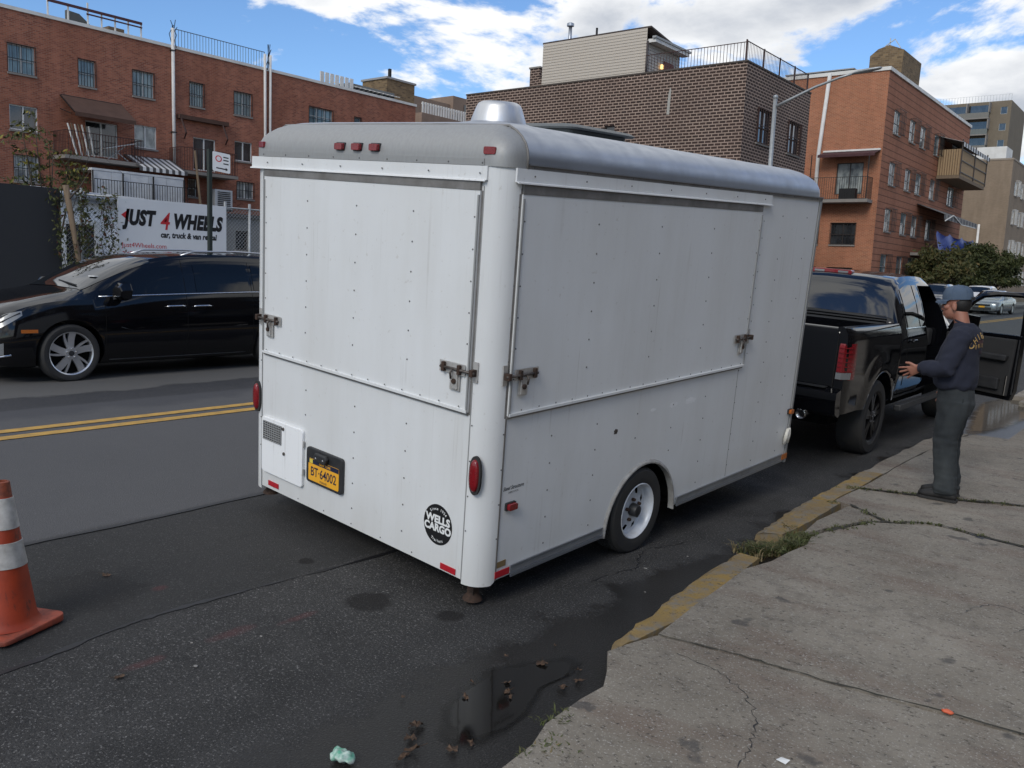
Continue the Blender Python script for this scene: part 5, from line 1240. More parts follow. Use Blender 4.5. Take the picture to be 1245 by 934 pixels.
bmp_ = G().loft([[(x_, y, z) for x_, z in ((.12-c_,.80),(.02-c_+.0,.80),(-.03+c_*0-c_*.0,.77),(-.035,.66),(.0,.56),(.10,.52),(.16,.56),(.16,.78))] for y, c_ in ((-.97,-.10),(-.85,-.03),(-.4,0),(0,0),(.4,0),(.85,-.03),(.97,-.10))]).build('rear_bumper', CARBLK, PK, auto=.7)
G().box(.01, .10, -.84, .84, .801, .812).build('bumper_step', BLACKP, bmp_); G().box(-.08, .1, -.04, .04, .43, .50).build('hitch', BLACKP, PK)
G().prism(rrect(-.16,.16,.60,.74,.02,3), lambda u, v, d: (-.036-d, u, v), 0, .006).build('licence_plate', PLATEY, PK)
bl = G().prism(rrect(-.24,.24,1.875,1.925,.02,3), lambda u, v, d: (2.29-d, u, v), -.06, .045).build('brake_light', REDL, PK, bevel=.006)
for y in (-.14, .14): G().prism(rrect(y-.06,y+.06,1.889,1.911,.008,3), lambda u, v, d: (2.29-d, u, v), .046, .049).build('cargo_lamp', LAMPC, bl)
for k in range(2): G().box(1.845, 1.862, -.80, .80, 1.40+k*.045, 1.408+k*.045).build('window_rail', BLACKP, PK)
G().box(.5, 5.4, -.75, .75, .36, .47).build('chassis', DEEP, PK)
# cabin seen through the open door
for yy in (-.62, .42):
    st_ = G().loft([[(x, yy-.22, z), (x, yy+.22, z), (x+dx, yy+.22, z+.13), (x+dx, yy-.22, z+.13)] for x, z, dx in ((3.05,.80,0),(3.55,.82,0))]).build('seat', SEATM, PK, bevel=.03)
    G().bar((3.08, yy, .93), (2.96, yy, 1.50), .42, .12, up=(0,1,0)).build('backrest', SEATM, st_, bevel=.03); G().box(2.92, 2.99, yy-.12, yy+.12, 1.54, 1.70).build('headrest', SEATM, st_, bevel=.03)
G().box(3.95, 4.15, -.80, .80, 1.02, 1.25).build('dashboard', SEATM, PK, bevel=.04)
# open front door: local frame at the hinge
DA = radians(66); dirv = Vector((-cos(DA), -sin(DA), 0)); nrm_ = Vector((sin(DA), -cos(DA), 0)); hinge = Vector((4.12, -.985, 0))
def D(u, z, o): return tuple(hinge + dirv*u + nrm_*o + Vector((0,0,z)))
DR = G()
lowp = [(0,.52),(.30,.50),(.97,.50),(1.01,.62),(1.01,1.30),(0,1.28)]
DR.prism(lowp, lambda u, v, d: D(u, v, d), -.035, .045)
door = DR.build('front_door', CARBLK, PK, bevel=.012)
G().prism([(.03,.56),(.95,.55),(.97,1.25),(.03,1.24)], lambda u, v, d: D(u, v, d), -.075, -.036).build('door_card', SEATM, door, bevel=.015)
G().prism([(.25,.98),(.9,.98),(.92,1.05),(.25,1.05)], lambda u, v, d: D(u, v, d), -.14, -.0755).build('armrest', BLACKP, door, bevel=.015)
G().prism([(.12,.62),(.85,.62),(.85,.76),(.12,.76)], lambda u, v, d: D(u, v, d), -.12, -.0755).build('door_pocket', BLACKP, door, bevel=.012)
fpts = [(.02,1.28),(.14,1.46),(.30,1.66),(.42,1.74),(.62,1.775),(.93,1.785),(.985,1.74),(.995,1.30)]
G().tube([D(u, z, 0) for u, z in fpts], .034, 6).build('window_frame', CARBLK, door, auto=.9)
G().tube([D(.99, z, -.03) for z in (.58,.9,1.25)], .012, 5).build('door_seal', BLACKP, door)
G().tube([D(.93, z, -.09) for z in (.56,.66,.80)], .010, 5).build('pull_strap', CHROME, door)
CLEAR, _t, _b = nodes('clear_door_glass'); _b.inputs['Transmission Weight'].default_value = 1; _b.inputs['Roughness'].default_value = 0; _b.inputs['IOR'].default_value = 1.45; _b.inputs['Base Color'].default_value = (.80,.86,.85,1)
G().prism([(.06,1.29),(.16,1.45),(.31,1.63),(.43,1.71),(.63,1.745),(.92,1.755),(.96,1.72),(.965,1.29)], lambda u, v, d: D(u, v, d), -.003, .003).build('door_glass', CLEAR, door)
mr = G().loft([[D(.12, z_*1.0 + 1.36, .10 + o_) for o_, z_ in ((0,-.10),(.22,-.11),(.24,.10),(0,.12))], [D(.20, z_*1.0 + 1.36, .10 + o_) for o_, z_ in ((0,-.10),(.22,-.11),(.24,.10),(0,.12))]]).build('door_mirror', CARBLK, door, bevel=.02)
G().bar(D(.15,1.30,.03), D(.16,1.32,.12), .05).build('mirror_arm', BLACKP, mr)

# ---------------- cars parked in the distance (front at x = 0, +x to the rear)
def parked(sts, name, label, loc, rz_, paint, wx, group, L=4.6, glass=(1.25,1.95,3.2,3.95)):
    c_ = Car(sts); m = thing(name, label, 'car', loc, (0,0,rz_), group)
    b_ = c_.body().build('body', paint, m, smooth=True); boolean_cut(b_, arch(wx[0],.32,.37)+arch(wx[1],.32,.37))
    a, b2, c2, d = glass
    c_.top_patch(a, b2, 8, .006).build('windscreen', WSGL, m, smooth=True); c_.top_patch(c2, d, 8, .006).build('rear_window', CARGL, m, smooth=True)
    for sg in (-1, 1):
        for x in wx: wheel(m, x, sg*.80, .32, .32, .21, .2, sg, detail=False)
        f_lo = lambda x: c_.sec[min(range(len(c_.xs)), key=lambda i: abs(c_.xs[i]-x))][6][1] + .03
        f_hi = lambda x: max(f_lo(x)+.02, c_.sec[min(range(len(c_.xs)), key=lambda i: abs(c_.xs[i]-x))][8][1] - .03)
        for x0, x1 in ((a+.35, (a+d)/2-.05), ((a+d)/2+.03, d-.35)): c_.side_patch(sg, fr(x0, x1, 6), f_lo, f_hi).build('side_window', CARGL, m, smooth=True)
        c_.side_patch(sg, fr(.05, .36, 5), lin([(.05,.56),(.36,.66)]), lin([(.05,.66),(.36,.75)]), .006).build('headlight', LAMPC, m, smooth=True)
        G().bar((a+.35, sg*.86, .93), (a+.37, sg*1.0, .97), .10, .12).build('door_mirror', paint, m)
    G().box(-.02, .03, -.45, .45, .50, .60).build('grille', CHROME, m); G().box(-.03, .02, -.5, .5, .28, .42).build('lower_grille', BLACKP, m); G().box(-.045, -.031, -.16, .16, .40, .50).build('licence_plate', PLATEY, m)
    return m
SED = [(0,.26,.52,.60,.5,.62,.58,.48),(.06,.2,.62,.70,.7,.78,.72,.56),(.3,.18,.74,.80,.8,.88,.83,.66),(.9,.17,.84,.90,.82,.90,.85,.70),(1.2,.17,.88,.97,.82,.90,.86,.68),(1.9,.17,.90,1.38,.82,.90,.86,.60),(2.5,.17,.92,1.45,.82,.90,.86,.60),(3.2,.17,.93,1.40,.82,.90,.86,.60),(3.9,.18,.94,1.06,.82,.9,.85,.66),(4.5,.22,.90,1.0,.78,.85,.8,.64),(4.62,.3,.7,.76,.7,.75,.7,.5)]
SUV = [(0,.30,.62,.70,.55,.68,.64,.5),(.06,.26,.74,.84,.75,.84,.8,.6),(.3,.24,.90,.98,.84,.92,.88,.7),(.9,.24,1.0,1.06,.86,.94,.90,.72),(1.2,.24,1.03,1.16,.86,.94,.9,.7),(1.85,.24,1.06,1.62,.86,.94,.9,.66),(2.6,.24,1.08,1.72,.86,.94,.9,.66),(3.8,.24,1.09,1.68,.86,.94,.9,.65),(4.4,.26,1.08,1.40,.84,.92,.88,.64),(4.62,.34,.9,1.0,.78,.85,.8,.6)]
PG = 'cars parked along the opposite kerb'
parked(SED, 'parked_car', 'silver sedan parked at the far kerb, seen through the open door', (-10.35,58.0,rz(-10.35)), pi/2-.06, CARSIL, (.85,3.6), PG)
parked(SUV, 'parked_car', 'white sport utility car parked at the far kerb past the pickup', (-11.6,61.5,rz(-11.6)), pi/2, CARWHT, (.9,3.7), PG, glass=(1.25,1.85,3.9,4.35))
parked(SUV, 'parked_car', 'dark grey sport utility car parked at the far kerb past the pickup', (-11.75,50.0,rz(-11.7)), pi/2, CARGRY, (.9,3.7), PG, glass=(1.25,1.85,3.9,4.35))
parked(SED, 'parked_car', 'dark grey sedan standing in the lot behind the chain link fence', (-20.0,7.6,.25), pi/2, CARGRY, (.85,3.6), 'cars in the rental lot')
# ================================================================ person on the pavement
from mathutils import noise as mnoise
from mathutils.bvhtree import BVHTree
def ering(p, a, b, ra, rb, n=20): return [tuple(Vector(p) + Vector(a)*ra*cos(2*pi*k/n) + Vector(b)*rb*sin(2*pi*k/n)) for k in range(n)]
def ellipsoid(g, c, r, n=14, m=9, rot=None):
    rings = []; R3 = rot or Matrix.Identity(3)
    for j in range(m):
        t = -pi/2 + pi*(j+.5)/m; rings.append([tuple(Vector(c) + R3 @ Vector((r[0]*cos(t)*cos(2*pi*k/n), r[1]*cos(t)*sin(2*pi*k/n), r[2]*sin(t)))) for k in range(n)])
    return g.loft(rings)
def fuse(g, name, mat, parent, voxel, smooth=4, fn=None):
    o = g.build(name, mat, parent)
    md = o.modifiers.new('r', 'REMESH'); md.mode = 'VOXEL'; md.voxel_size = voxel
    ms = o.modifiers.new('s', 'SMOOTH'); ms.factor = .5; ms.iterations = smooth
    bpy.context.view_layer.update()
    me = bpy.data.meshes.new_from_object(o.evaluated_get(bpy.context.evaluated_depsgraph_get())); o.modifiers.clear(); o.data = me
    if fn:
        ns = [v.normal.copy() for v in me.vertices]
        for v, n_ in zip(me.vertices, ns): v.co += n_ * fn(v.co)
    for p in me.polygons: p.use_smooth = True
    me.update(); return o
SKIN = M_('skin', (.34,.155,.105), .5, 0, (.27,.10,.07), .6, 12); SWEAT = M_('navy_sweatshirt', (.014,.017,.032), .9, 0, (.022,.025,.042), .6, 6, .25, 300)
HANDS = SKIN; DENIM = M_('faded_denim', (.015,.019,.023), .9, 0, (.050,.057,.060), .8, 4.5, .3, 350, streak=(1,1,.5))
CAPM = M_('faded_blue_cap', (.055,.085,.135), .85, 0, (.09,.125,.175), .7, 14, .3, 200); HAIR = M_('black_hair', (.010,.009,.009), .6); SHOEM = M_('black_shoe', (.012,.012,.013), .55, 0, (.03,.028,.026), .6, 20)
GOLD = M_('gold_print', (.42,.27,.10), .7); PLUM = M_('maroon_print', (.07,.03,.035), .8)
fx, fy = -.9995, .02
mm = Matrix(((fx,-fy,0,-1.49),(fy,fx,0,7.68),(0,0,1,.074),(0,0,0,1)))
fwdx = Vector((1,0,0)); lefty = Vector((0,1,0))
# skin: head, neck, trunk, arms, hands in one surface
g = G(); HX, HZ = .066, 1.574
ellipsoid(g, (HX-.01,0,HZ+.05), (.098,.076,.112)); ellipsoid(g, (HX+.02,0,HZ-.030), (.070,.060,.078)); ellipsoid(g, (HX+.045,0,HZ-.076), (.036,.035,.028))
g.loft([ering((HX+.085,0,HZ+.028), (0,1,0), (0,0,1), .010, .012, 8), ering((HX+.108,0,HZ-.012), (0,1,0), (0,0,1), .014, .016, 8), ering((HX+.095,0,HZ-.026), (0,1,0), (0,0,1), .017, .012, 8)])
ellipsoid(g, (HX+.078,0,HZ-.052), (.018,.026,.010), 10, 6); ellipsoid(g, (HX+.076,0,HZ-.068), (.016,.022,.009), 10, 6)
ellipsoid(g, (HX+.072,0,HZ+.045), (.024,.052,.012), 10, 6)
for sg in (-1, 1):
    ellipsoid(g, (HX-.005, sg*.079, HZ-.002), (.020,.011,.034), 10, 7, Matrix.Rotation(radians(12), 3, 'Y')); ellipsoid(g, (HX+.055, sg*.045, HZ-.005), (.028,.022,.024), 10, 6)
g.loft([ering((-.01,0,1.38), fwdx, lefty, .065, .075), ering((.01,0,1.45), fwdx, lefty, .058, .060), ering((.035,0,1.54), fwdx, lefty, .058, .056)])
g.loft([ering((0,0,.90), fwdx, lefty, .10, .14), ering((.01,0,1.15), fwdx, lefty, .11, .15), ering((-.01,0,1.36), fwdx, lefty, .08, .16)])
ARM = {}
for sg in (1, -1):
    sh = Vector((-.035, sg*.185, 1.36)); el = Vector((.035, sg*.262, 1.085)); wr = Vector((.225, sg*.235, 1.075)) if sg > 0 else Vector((.10, -.25, .90)); ARM[sg] = (sh, el, wr)
    g.tube([sh, (sh+el)/2, el, (el+wr)/2, wr, wr + (wr-el)*.08], [.05,.046,.042,.040,.030,.029], 10)
    d = (wr-el).normalized(); hd = (d + Vector((0,0,-.42 if sg > 0 else -.1))).normalized(); side = Vector((0,0,1)).cross(hd).normalized(); up = hd.cross(side)
    pc = wr + hd*.055
    spread = (side*.35 + up*.95).normalized(); thick = hd.cross(spread)          # palm stands nearly upright, thumb on top
    g.loft([ering(wr + hd*t, spread, thick, a, b, 12) for t, a, b in ((0,.028,.022),(.03,.038,.018),(.07,.044,.016),(.095,.042,.014))])
    for k, (ln, cu) in enumerate(((.072,.10),(.082,.16),(.077,.24),(.060,.34))):
        b0 = wr + hd*.082 + spread*(.034-.0225*k); fd = (hd + spread*(.30-.21*k)).normalized(); p1 = b0 + fd*ln*.52 + thick*sg*cu*.03; p2 = p1 + (fd*(1-cu*.3) + thick*sg*cu*.6).normalized()*ln*.5
        g.tube([b0, p1, p2, p2 + (p2-p1)*.25], [.0100,.0092,.0083,.006], 8)
    t0 = wr + hd*.035 + spread*.030; t1 = t0 + (hd*.66 + spread*.78 + thick*sg*.15)*.040; t2 = t1 + (hd*.85 + spread*.50)*.036
    g.tube([t0 - spread*.012, t0, t1, t2], [.014,.0135,.012,.009], 8)
for sg in (1, -1): g.tube([(0,sg*.09,.92),(.02,sg*.10,.5),(-.01,sg*.10,.06)], [.06,.045,.035], 10)
PS = fuse(g, 'person', SKIN, None, .0048, 3); PS.matrix_world = mm
tag(PS, 'person in navy sweatshirt, jeans and blue cap reaching a hand toward the truck', 'person')
for sg in (-1, 1): ellipsoid(G(), (HX+.078, sg*.032, HZ+.018), (.012,.013,.011), 10, 7).build('eye', M_('eye', (.05,.04,.035), .2), PS, smooth=True)
# sweatshirt
def folds(p):
    q = Vector((p.x*9, p.y*9, p.z*14)); a = mnoise.noise(q)*.006 + mnoise.noise(p*24)*.0022
    arm = 1 if abs(p.y) > .19 and p.z < 1.34 else 0
    a += .0055*arm*sin(p.x*55 + p.z*70 + 6*mnoise.noise(p*7))*(.5+mnoise.noise(p*5+Vector((3,1,2)))); a += .006*max(0, 1-(p.z-.90)/.16)*sin(p.y*38 + p.x*30 + p.z*20) if p.z < 1.06 else 0
    return a
g = G()
g.loft([ering((.005,0,.910), fwdx, lefty, .130, .180), ering((.008,0,.945), fwdx, lefty, .156, .202), ering((.015,0,1.02), fwdx, lefty, .165, .208), ering((.015,0,1.14), fwdx, lefty, .158, .205), ering((-.005,0,1.25), fwdx, lefty, .145, .205), ering((-.025,0,1.34), fwdx, lefty, .125, .195), ering((-.025,0,1.405), fwdx, lefty, .09, .135), ering((-.008,0,1.445), fwdx, lefty, .072, .085)])
for sg in (1, -1):
    sh, el, wr = ARM[sg]; g.tube([sh + Vector((0,-sg*.06,.0)), sh + Vector((0,0,-.01)), (sh+el)/2, el, (el+wr)/2 + Vector((0,0,-.004)), wr - (wr-el)*.12, wr], [.082,.085,.080,.077,.070,.056,.043], 16)
SW = fuse(g, 'sweatshirt', SWEAT, PS, .009, 4, folds)
G().loft([ering(Vector((-.008,0,1.438)) + Vector((.02*t,0,.024*t)), Vector((1,0,.35)).normalized(), lefty, r+.004, r+.012) for t, r in ((0,.070),(.6,.064),(1,.058))], caps=False).build('collar', SWEAT, SW, smooth=True)
for sg in (1, -1):
    sh, el, wr = ARM[sg]; d = (wr-el).normalized(); G().tube([wr - d*.045, wr - d*.01, wr + d*.012], [.044,.041,.036], 16, caps=False).build('cuff', SWEAT, SW, smooth=True)
bvh = BVHTree.FromPolygons([v.co.copy() for v in SW.data.vertices], [tuple(p.vertices) for p in SW.data.polygons])
def onback(g, name, mat):
    vs_ = []
    for v in g.v:
        h = bvh.ray_cast(Vector((-1, v[1], v[2])), Vector((1,0,0)))[0]; vs_.append((h.x - .006 if h else v[0], v[1], v[2]))
    g.v = vs_; return g.build(name, mat, SW)
BX, BU = (0,-1,0), (0,0,1)
onback(arc_text("CHIEF'S", .062, .135, pi/2, .36, (-.2, .015, 1.20), BX, BU, bold=.002), 'back_print', GOLD)
onback(arc_text('PRINTS', .044, .30, pi/2, .115, (-.2, .015, .965), BX, BU, bold=.0015), 'back_print', GOLD)
onback(text_mesh('N.Y.', .034, bold=.001).xf(frame((-.2, .015, 1.215), BX, BU)), 'back_print', PLUM)
onback(G().prism([(.07*cos(2*pi*k/20), .018*sin(2*pi*k/20)) for k in range(20)], lambda u, v, d: (-.2+d, .015+u, 1.305+v), 0, .0005), 'back_print', PLUM)
# jeans
def creases(p):
    a = mnoise.noise(Vector((p.x*10, p.y*10, p.z*16)))*.006
    kn = max(0, 1-abs(p.z-.47)/.16); hm = max(0, 1-(p.z-.05)/.22) if p.z < .27 else 0
    a += .011*kn*mnoise.noise(Vector((p.x*7+p.z*9, p.y*9, p.z*26))) + .014*hm*mnoise.noise(Vector((p.x*8-p.z*8, p.y*9, p.z*30+5))); a += .004*mnoise.noise(Vector((p.x*22, p.y*22, p.z*5)))
    return a
g = G()
g.loft([ering((-.005,0,.70), fwdx, lefty, .125, .165), ering((-.01,0,.80), fwdx, lefty, .142, .178), ering((.0,0,.90), fwdx, lefty, .130, .172), ering((.004,0,.96), fwdx, lefty, .122, .166)])
for sg in (1, -1):
    o_ = .0 if sg > 0 else .02
    g.loft([ering((x+o_, sg*y, z), fwdx, lefty, a, b) for x, y, z, a, b in ((-.015,.088,.82,.120,.092),(-.005,.092,.68,.112,.090),(.015,.095,.50,.094,.082),(.004,.098,.32,.088,.078),(-.02,.10,.16,.088,.080),(-.018,.10,.055,.092,.084))])
JN = fuse(g, 'jeans', DENIM, PS, .009, 3, creases)
pk = G(); [pk.tube([(-.05+.05*cos(a), .150+.02*sin(a)+.012, .86+.06*sin(a)*1.2) for a in fr(pi, 2*pi, 8)], .004, 5) for _ in (0,)]; pk.build('pocket_seam', DENIM, JN)
for sg in (1, -1):
    o_ = .0 if sg > 0 else .03
    s_ = G(); s_.loft([ering((x+o_, sg*.10, z), (0,1,0), (0,0,1), w_, h_, 14) for x, z, w_, h_ in ((-.115,.040,.030,.030),(-.09,.050,.042,.046),(-.02,.056,.046,.052),(.06,.046,.050,.042),(.13,.036,.046,.030),(.172,.030,.028,.020))])
    shoe = s_.build('shoe', SHOEM, PS, smooth=True)
    G().prism([(-.122+o_,-.030),(-.10+o_,-.043),(0+o_,-.043),(.08+o_,-.052),(.15+o_,-.044),(.182+o_,-.018),(.182+o_,.018),(.15+o_,.044),(.08+o_,.052),(0+o_,.043),(-.10+o_,.043),(-.122+o_,.030)], lambda u, v, d: (u, sg*.10+v, d), .0, .020).build('sole', RUBBER, shoe)
# hair and cap
g = G(); ellipsoid(g, (HX-.036,0,HZ+.026), (.078,.077,.088), 18, 12); HRo = g.build('hair', HAIR, PS, smooth=True)
for v in HRo.data.vertices:
    if v.co.x > HX+.02: v.co.x = HX+.02
CT = Matrix.Translation((HX-.008,0,HZ+.055)) @ Matrix.Rotation(radians(4), 4, 'Y')
cg = G().loft([[(.112*cos(2*pi*k/28)*s_, .092*sin(2*pi*k/28)*s_, z) for k in range(28)] for z, s_ in ((0,1.0),(.03,1.01),(.06,.96),(.088,.82),(.107,.58),(.116,.28),(.118,.03))], caps=False).xf(CT)
CP = cg.build('cap', CAPM, PS, smooth=True)
br_ = G(); rg = []
for k in range(13):
    a = -1.15 + 2.3*k/12; c_, s_ = cos(a), sin(a); drop = -.020*abs(s_)
    rg.append([(.105*c_, .090*s_, .004), (.138*c_+.006, .092*s_, .002+drop*.5), (.160*c_+.006*c_, .086*s_, -.010+drop), (.159*c_+.006*c_, .086*s_, -.014+drop), (.138*c_+.006, .090*s_, -.003+drop*.5), (.105*c_, .088*s_, -.002)])
br_.loft(rg).xf(CT).build('brim', CAPM, CP, auto=.8)
G().lathe(CT @ Vector((0,0,.118)), (0,0,1), [(.008,0),(.006,.005)], 8).build('button', CAPM, CP)
for k in range(6):
    a = 2*pi*k/6+.3; G().tube([CT @ Vector((.1125*cos(a)*s_, .0925*sin(a)*s_, z)) for z, s_ in ((0,1.0),(.03,1.01),(.06,.965),(.088,.825),(.108,.58))], .0016, 4).build('cap_seam', CAPM, CP)
G().box(CT.translation.x-.114, CT.translation.x-.108, -.05, .05, CT.translation.z+.004, CT.translation.z+.026).build('cap_strap', HAIR, CP)

# ================================================================ traffic cone
co_ = (-4.11,1.52, rz(-4.11)); CN = thing('traffic_cone', 'scuffed orange traffic cone with two dirty white bands', 'traffic cone', co_, (0, 0, radians(20)))
def cone_mat():
    m, t, b = nodes('cone_orange'); co = objco(t); c = mixc(t, ramp(t, noise(t, co, 6, 5, .6), .35, .7), (.36,.042,.008), (.22,.025,.007))
    c = mixc(t, math_(t, 'MULTIPLY', ramp(t, noise(t, objco(t, (3,3,1)), 6, 6, .7), .58, .66), .8), c, (.05,.02,.015)); t.links.new(c, b.inputs['Base Color']); b.inputs['Roughness'].default_value = .55
    bump(t, b, noise(t, co, 20, 3), .15, .01); return m
CONEO = cone_mat(); CONEW = M_('dirty_reflective_white', (.50,.49,.47), .55, 0, (.20,.185,.165), .8, 13, .2, 40); CONET = M_('cone_tip', (.26,.06,.025), .6, 0, (.10,.03,.02), .9, 40)
cr_ = lambda z: .128 + (.031-.128)*(z-.03)/.655
G().lathe((0,0,0), (0,0,1), [(.150,.026),(.136,.034),(cr_(.06),.06),(cr_(.3),.3),(cr_(.62),.62)], 36, caps=False).build('cone_body', CONEO, CN, smooth=True)
G().lathe((0,0,0), (0,0,1), [(cr_(.62),.615),(cr_(.685)+.002,.685),(.024,.688),(.022,.66)], 28, caps=False).build('cone_tip', CONET, CN, auto=.5)
for z0, z1 in ((.30,.415),(.475,.615)): G().lathe((0,0,0), (0,0,1), [(cr_(z0)+.001,z0),(cr_(z0)+.004,z0+.001),(cr_((z0+z1)/2)+.003,(z0+z1)/2),(cr_(z1)+.004,z1-.001),(cr_(z1)+.001,z1)], 36, caps=False).build('reflective_band', CONEW, CN, auto=.8)
G().prism([(x, y) for x, y in rrect(-.175,.175,-.175,.175,.04,3)], lambda u, v, d: (u, v, d + .010*sin(u*14)*sin(v*11)*(1 if d > .01 else 0)), .0, .028).build('base', M_('cone_base', (.40,.075,.035), .65, 0, (.12,.04,.03), .9, 14, .4, 50), CN, bevel=.008)

# ================================================================ far pavement: board fence, chain link, advert board, sign post, lamp
PLY = M_('charcoal_painted_ply', (.020,.022,.026), .75, 0, (.028,.030,.034), .7, 1.2, .15, 20)
bo_ = (-17.0,3.0,.295); BF = thing('board_fence', 'charcoal painted plywood hoarding beside the chain link fence', 'fence', bo_)
for k in range(9): 
    y1 = 7.50 - k*1.22; G().box(-17.05,-17.02,y1-1.212,y1,.32,2.93+random.uniform(-.006,.006)).build('board', PLY, BF, off=bo_)
for k in range(9): G().box(-17.16,-17.055,7.44-k*1.22-.1,7.44-k*1.22,.295,2.85).build('post', WOODP, BF, off=bo_)
G().prism([(5.1,2.30),(5.13,2.30),(5.20,2.50),(5.17,2.50)], lambda u, v, d: (-17.018+d, u, v), 0, .001).build('scratch', WHITEINK, BF, off=bo_)
GALV = M_('galvanised_steel', (.40,.42,.43), .45, .7, (.28,.29,.29), .6, 8)
co2 = (-17.0,10.5,.295); CF = thing('chain_link_fence', 'galvanised chain link fence behind the rental advert board', 'fence', co2)
for y in (7.88, 11.0, 11.62, 14.6): G().tube([(-17.0,y,.295),(-17.0,y,2.98)], .030, 8).build('post', GALV, CF, off=co2, smooth=True)
G().tube([(-17,7.55,2.86),(-17,14.6,2.86)], .02, 6).build('top_rail', GALV, CF, off=co2, smooth=True); G().tube([(-17,7.55,.4),(-17,14.6,.4)], .02, 6).build('bottom_rail', GALV, CF, off=co2, smooth=True)
g = G(); H_ = 2.44
def wire(ya, yb, s_):
    k = ya - H_
    while k < yb:
        a = max(ya, k); b = min(yb, k + H_)
        if b > a:
            za = (a-k) if s_ > 0 else H_-(a-k); zb = (b-k) if s_ > 0 else H_-(b-k)
            g.bar((-17.0, a, .42+za), (-17.0, b, .42+zb), .0055)
        k += .085
for sg in (1, -1): wire(7.55, 8.60, sg); wire(10.9, 14.55, sg)
g.build('wire_mesh', GALV, CF, off=co2, kind='stuff')
ao_ = (-16.93,9.75,1.2); AD = thing('advert_board', 'white rental advert board reading JUST 4 WHEELS on the fence', 'sign', ao_)
SIGNW = M_('sign_white', (.70,.72,.74), .5, 0, (.62,.64,.66), .6, 1.5)
G().box(-16.95,-16.92,8.555,10.97,1.25,2.87).build('board', SIGNW, AD, off=ao_)
def adtext(s, size, y, z, mat, **k): return text(s, size, mat, AD, (-16.917 - ao_[0], y - ao_[1], z - ao_[2]), (0,1,0), (0,0,1), align='LEFT', **k)
adtext('JUST', .40, 8.68, 2.36, BLACKINK, shear=.22, bold=.024, sx=.72, spacing=1.08); adtext('4', .50, 9.42, 2.29, REDINK, shear=.2, bold=.004, sx=.85); adtext('WHEELS', .40, 9.72, 2.34, BLACKINK, shear=.22, bold=.024, sx=.72, spacing=1.08)
adtext('car, truck & van rental', .165, 9.44, 2.13, BLACKINK, shear=.15, bold=.006, sx=.86); adtext('Just4Wheels.com', .135, 8.62, 1.90, REDINK, sx=1.0); adtext('347-466-4600', .165, 8.62, 1.70, REDINK, sx=.9)
G().prism([(0,.0),(.19,.14),(.13,.02),(.13,-.06),(.17,-.13)], lambda u, v, d: (-16.918+d-ao_[0], 8.615+u-ao_[1], 2.53+v-ao_[2]), 0, .001).build('swoosh', REDINK, AD)
po_ = (-13.75,8.60,.30); SP = thing('sign_post', 'dark green sign post with a small white parking sign', 'sign post', po_)
G().box(-13.79,-13.72,8.565,8.625,.30,3.63).build('post', M_('dark_green_paint', (.020,.030,.026), .6), SP, off=po_)
g = G().prism(rrect(0,.30,0,.33,.02,3), lambda u, v, d: (-13.70+u*.35+d, 8.62+u*.93, 3.27+v-u*.12), 0, .004); pl_ = g.build('sign_plate', SIGNW, SP, off=po_)
def onplate(u, v, d): return (-13.70+u*.35+d - po_[0], 8.62+u*.93 - po_[1], 3.27+v-u*.12 - po_[2])
G().prism([(.10+.055*cos(2*pi*k/20), .22+.055*sin(2*pi*k/20)) for k in range(20)], onplate, .0045, .006).build('sign_roundel', REDINK, pl_)
G().prism([(.10+.038*cos(2*pi*k/20), .22+.038*sin(2*pi*k/20)) for k in range(20)], onplate, .0062, .007).build('sign_roundel_white', SIGNW, pl_)
G().prism([(.06,.05),(.22,.05),(.22,.03),(.26,.06),(.22,.09),(.22,.07),(.06,.07)], onplate, .0045, .006).build('sign_arrow', BLACKINK, pl_)
for v in (.25,.20,.14): G().prism([(.18,v),(.27,v),(.27,v+.02),(.18,v+.02)], onplate, .0045, .0055).build('sign_line', BLACKINK, pl_)
lo_ = (-13.8,32.97,.30); LPo = thing('street_lamp', 'grey steel street lamp with a long curved arm', 'street lamp', lo_)
G().tube([(-13.8,32.97,.3),(-13.8,32.97,1.2),(-13.8,32.97,8.7)], [.13,.10,.075], 12).build('pole', GALV, LPo, off=lo_, smooth=True)
G().lathe((-13.8,32.97,8.7), (0,0,1), [(.085,0),(.10,.03),(.09,.10),(.03,.14)], 12).build('finial', GALV, LPo, off=lo_, auto=.6)
G().tube([(-13.75,32.97,8.40),(-13.2,32.97,8.62),(-12.3,32.97,8.98),(-11.4,32.97,9.24),(-10.9,32.97,9.34)], [.06,.055,.05,.045,.04], 10).build('arm', GALV, LPo, off=lo_, smooth=True)
G().loft([ering((x, 32.97, z), (0,1,0), (0,0,1), a, b, 14) for x, z, a, b in ((-10.95,9.34,.05,.04),(-10.75,9.36,.13,.06),(-10.35,9.40,.15,.07),(-10.0,9.43,.10,.05),(-9.93,9.44,.03,.02))]).build('lamp_head', GALV, LPo, off=lo_, auto=.9)
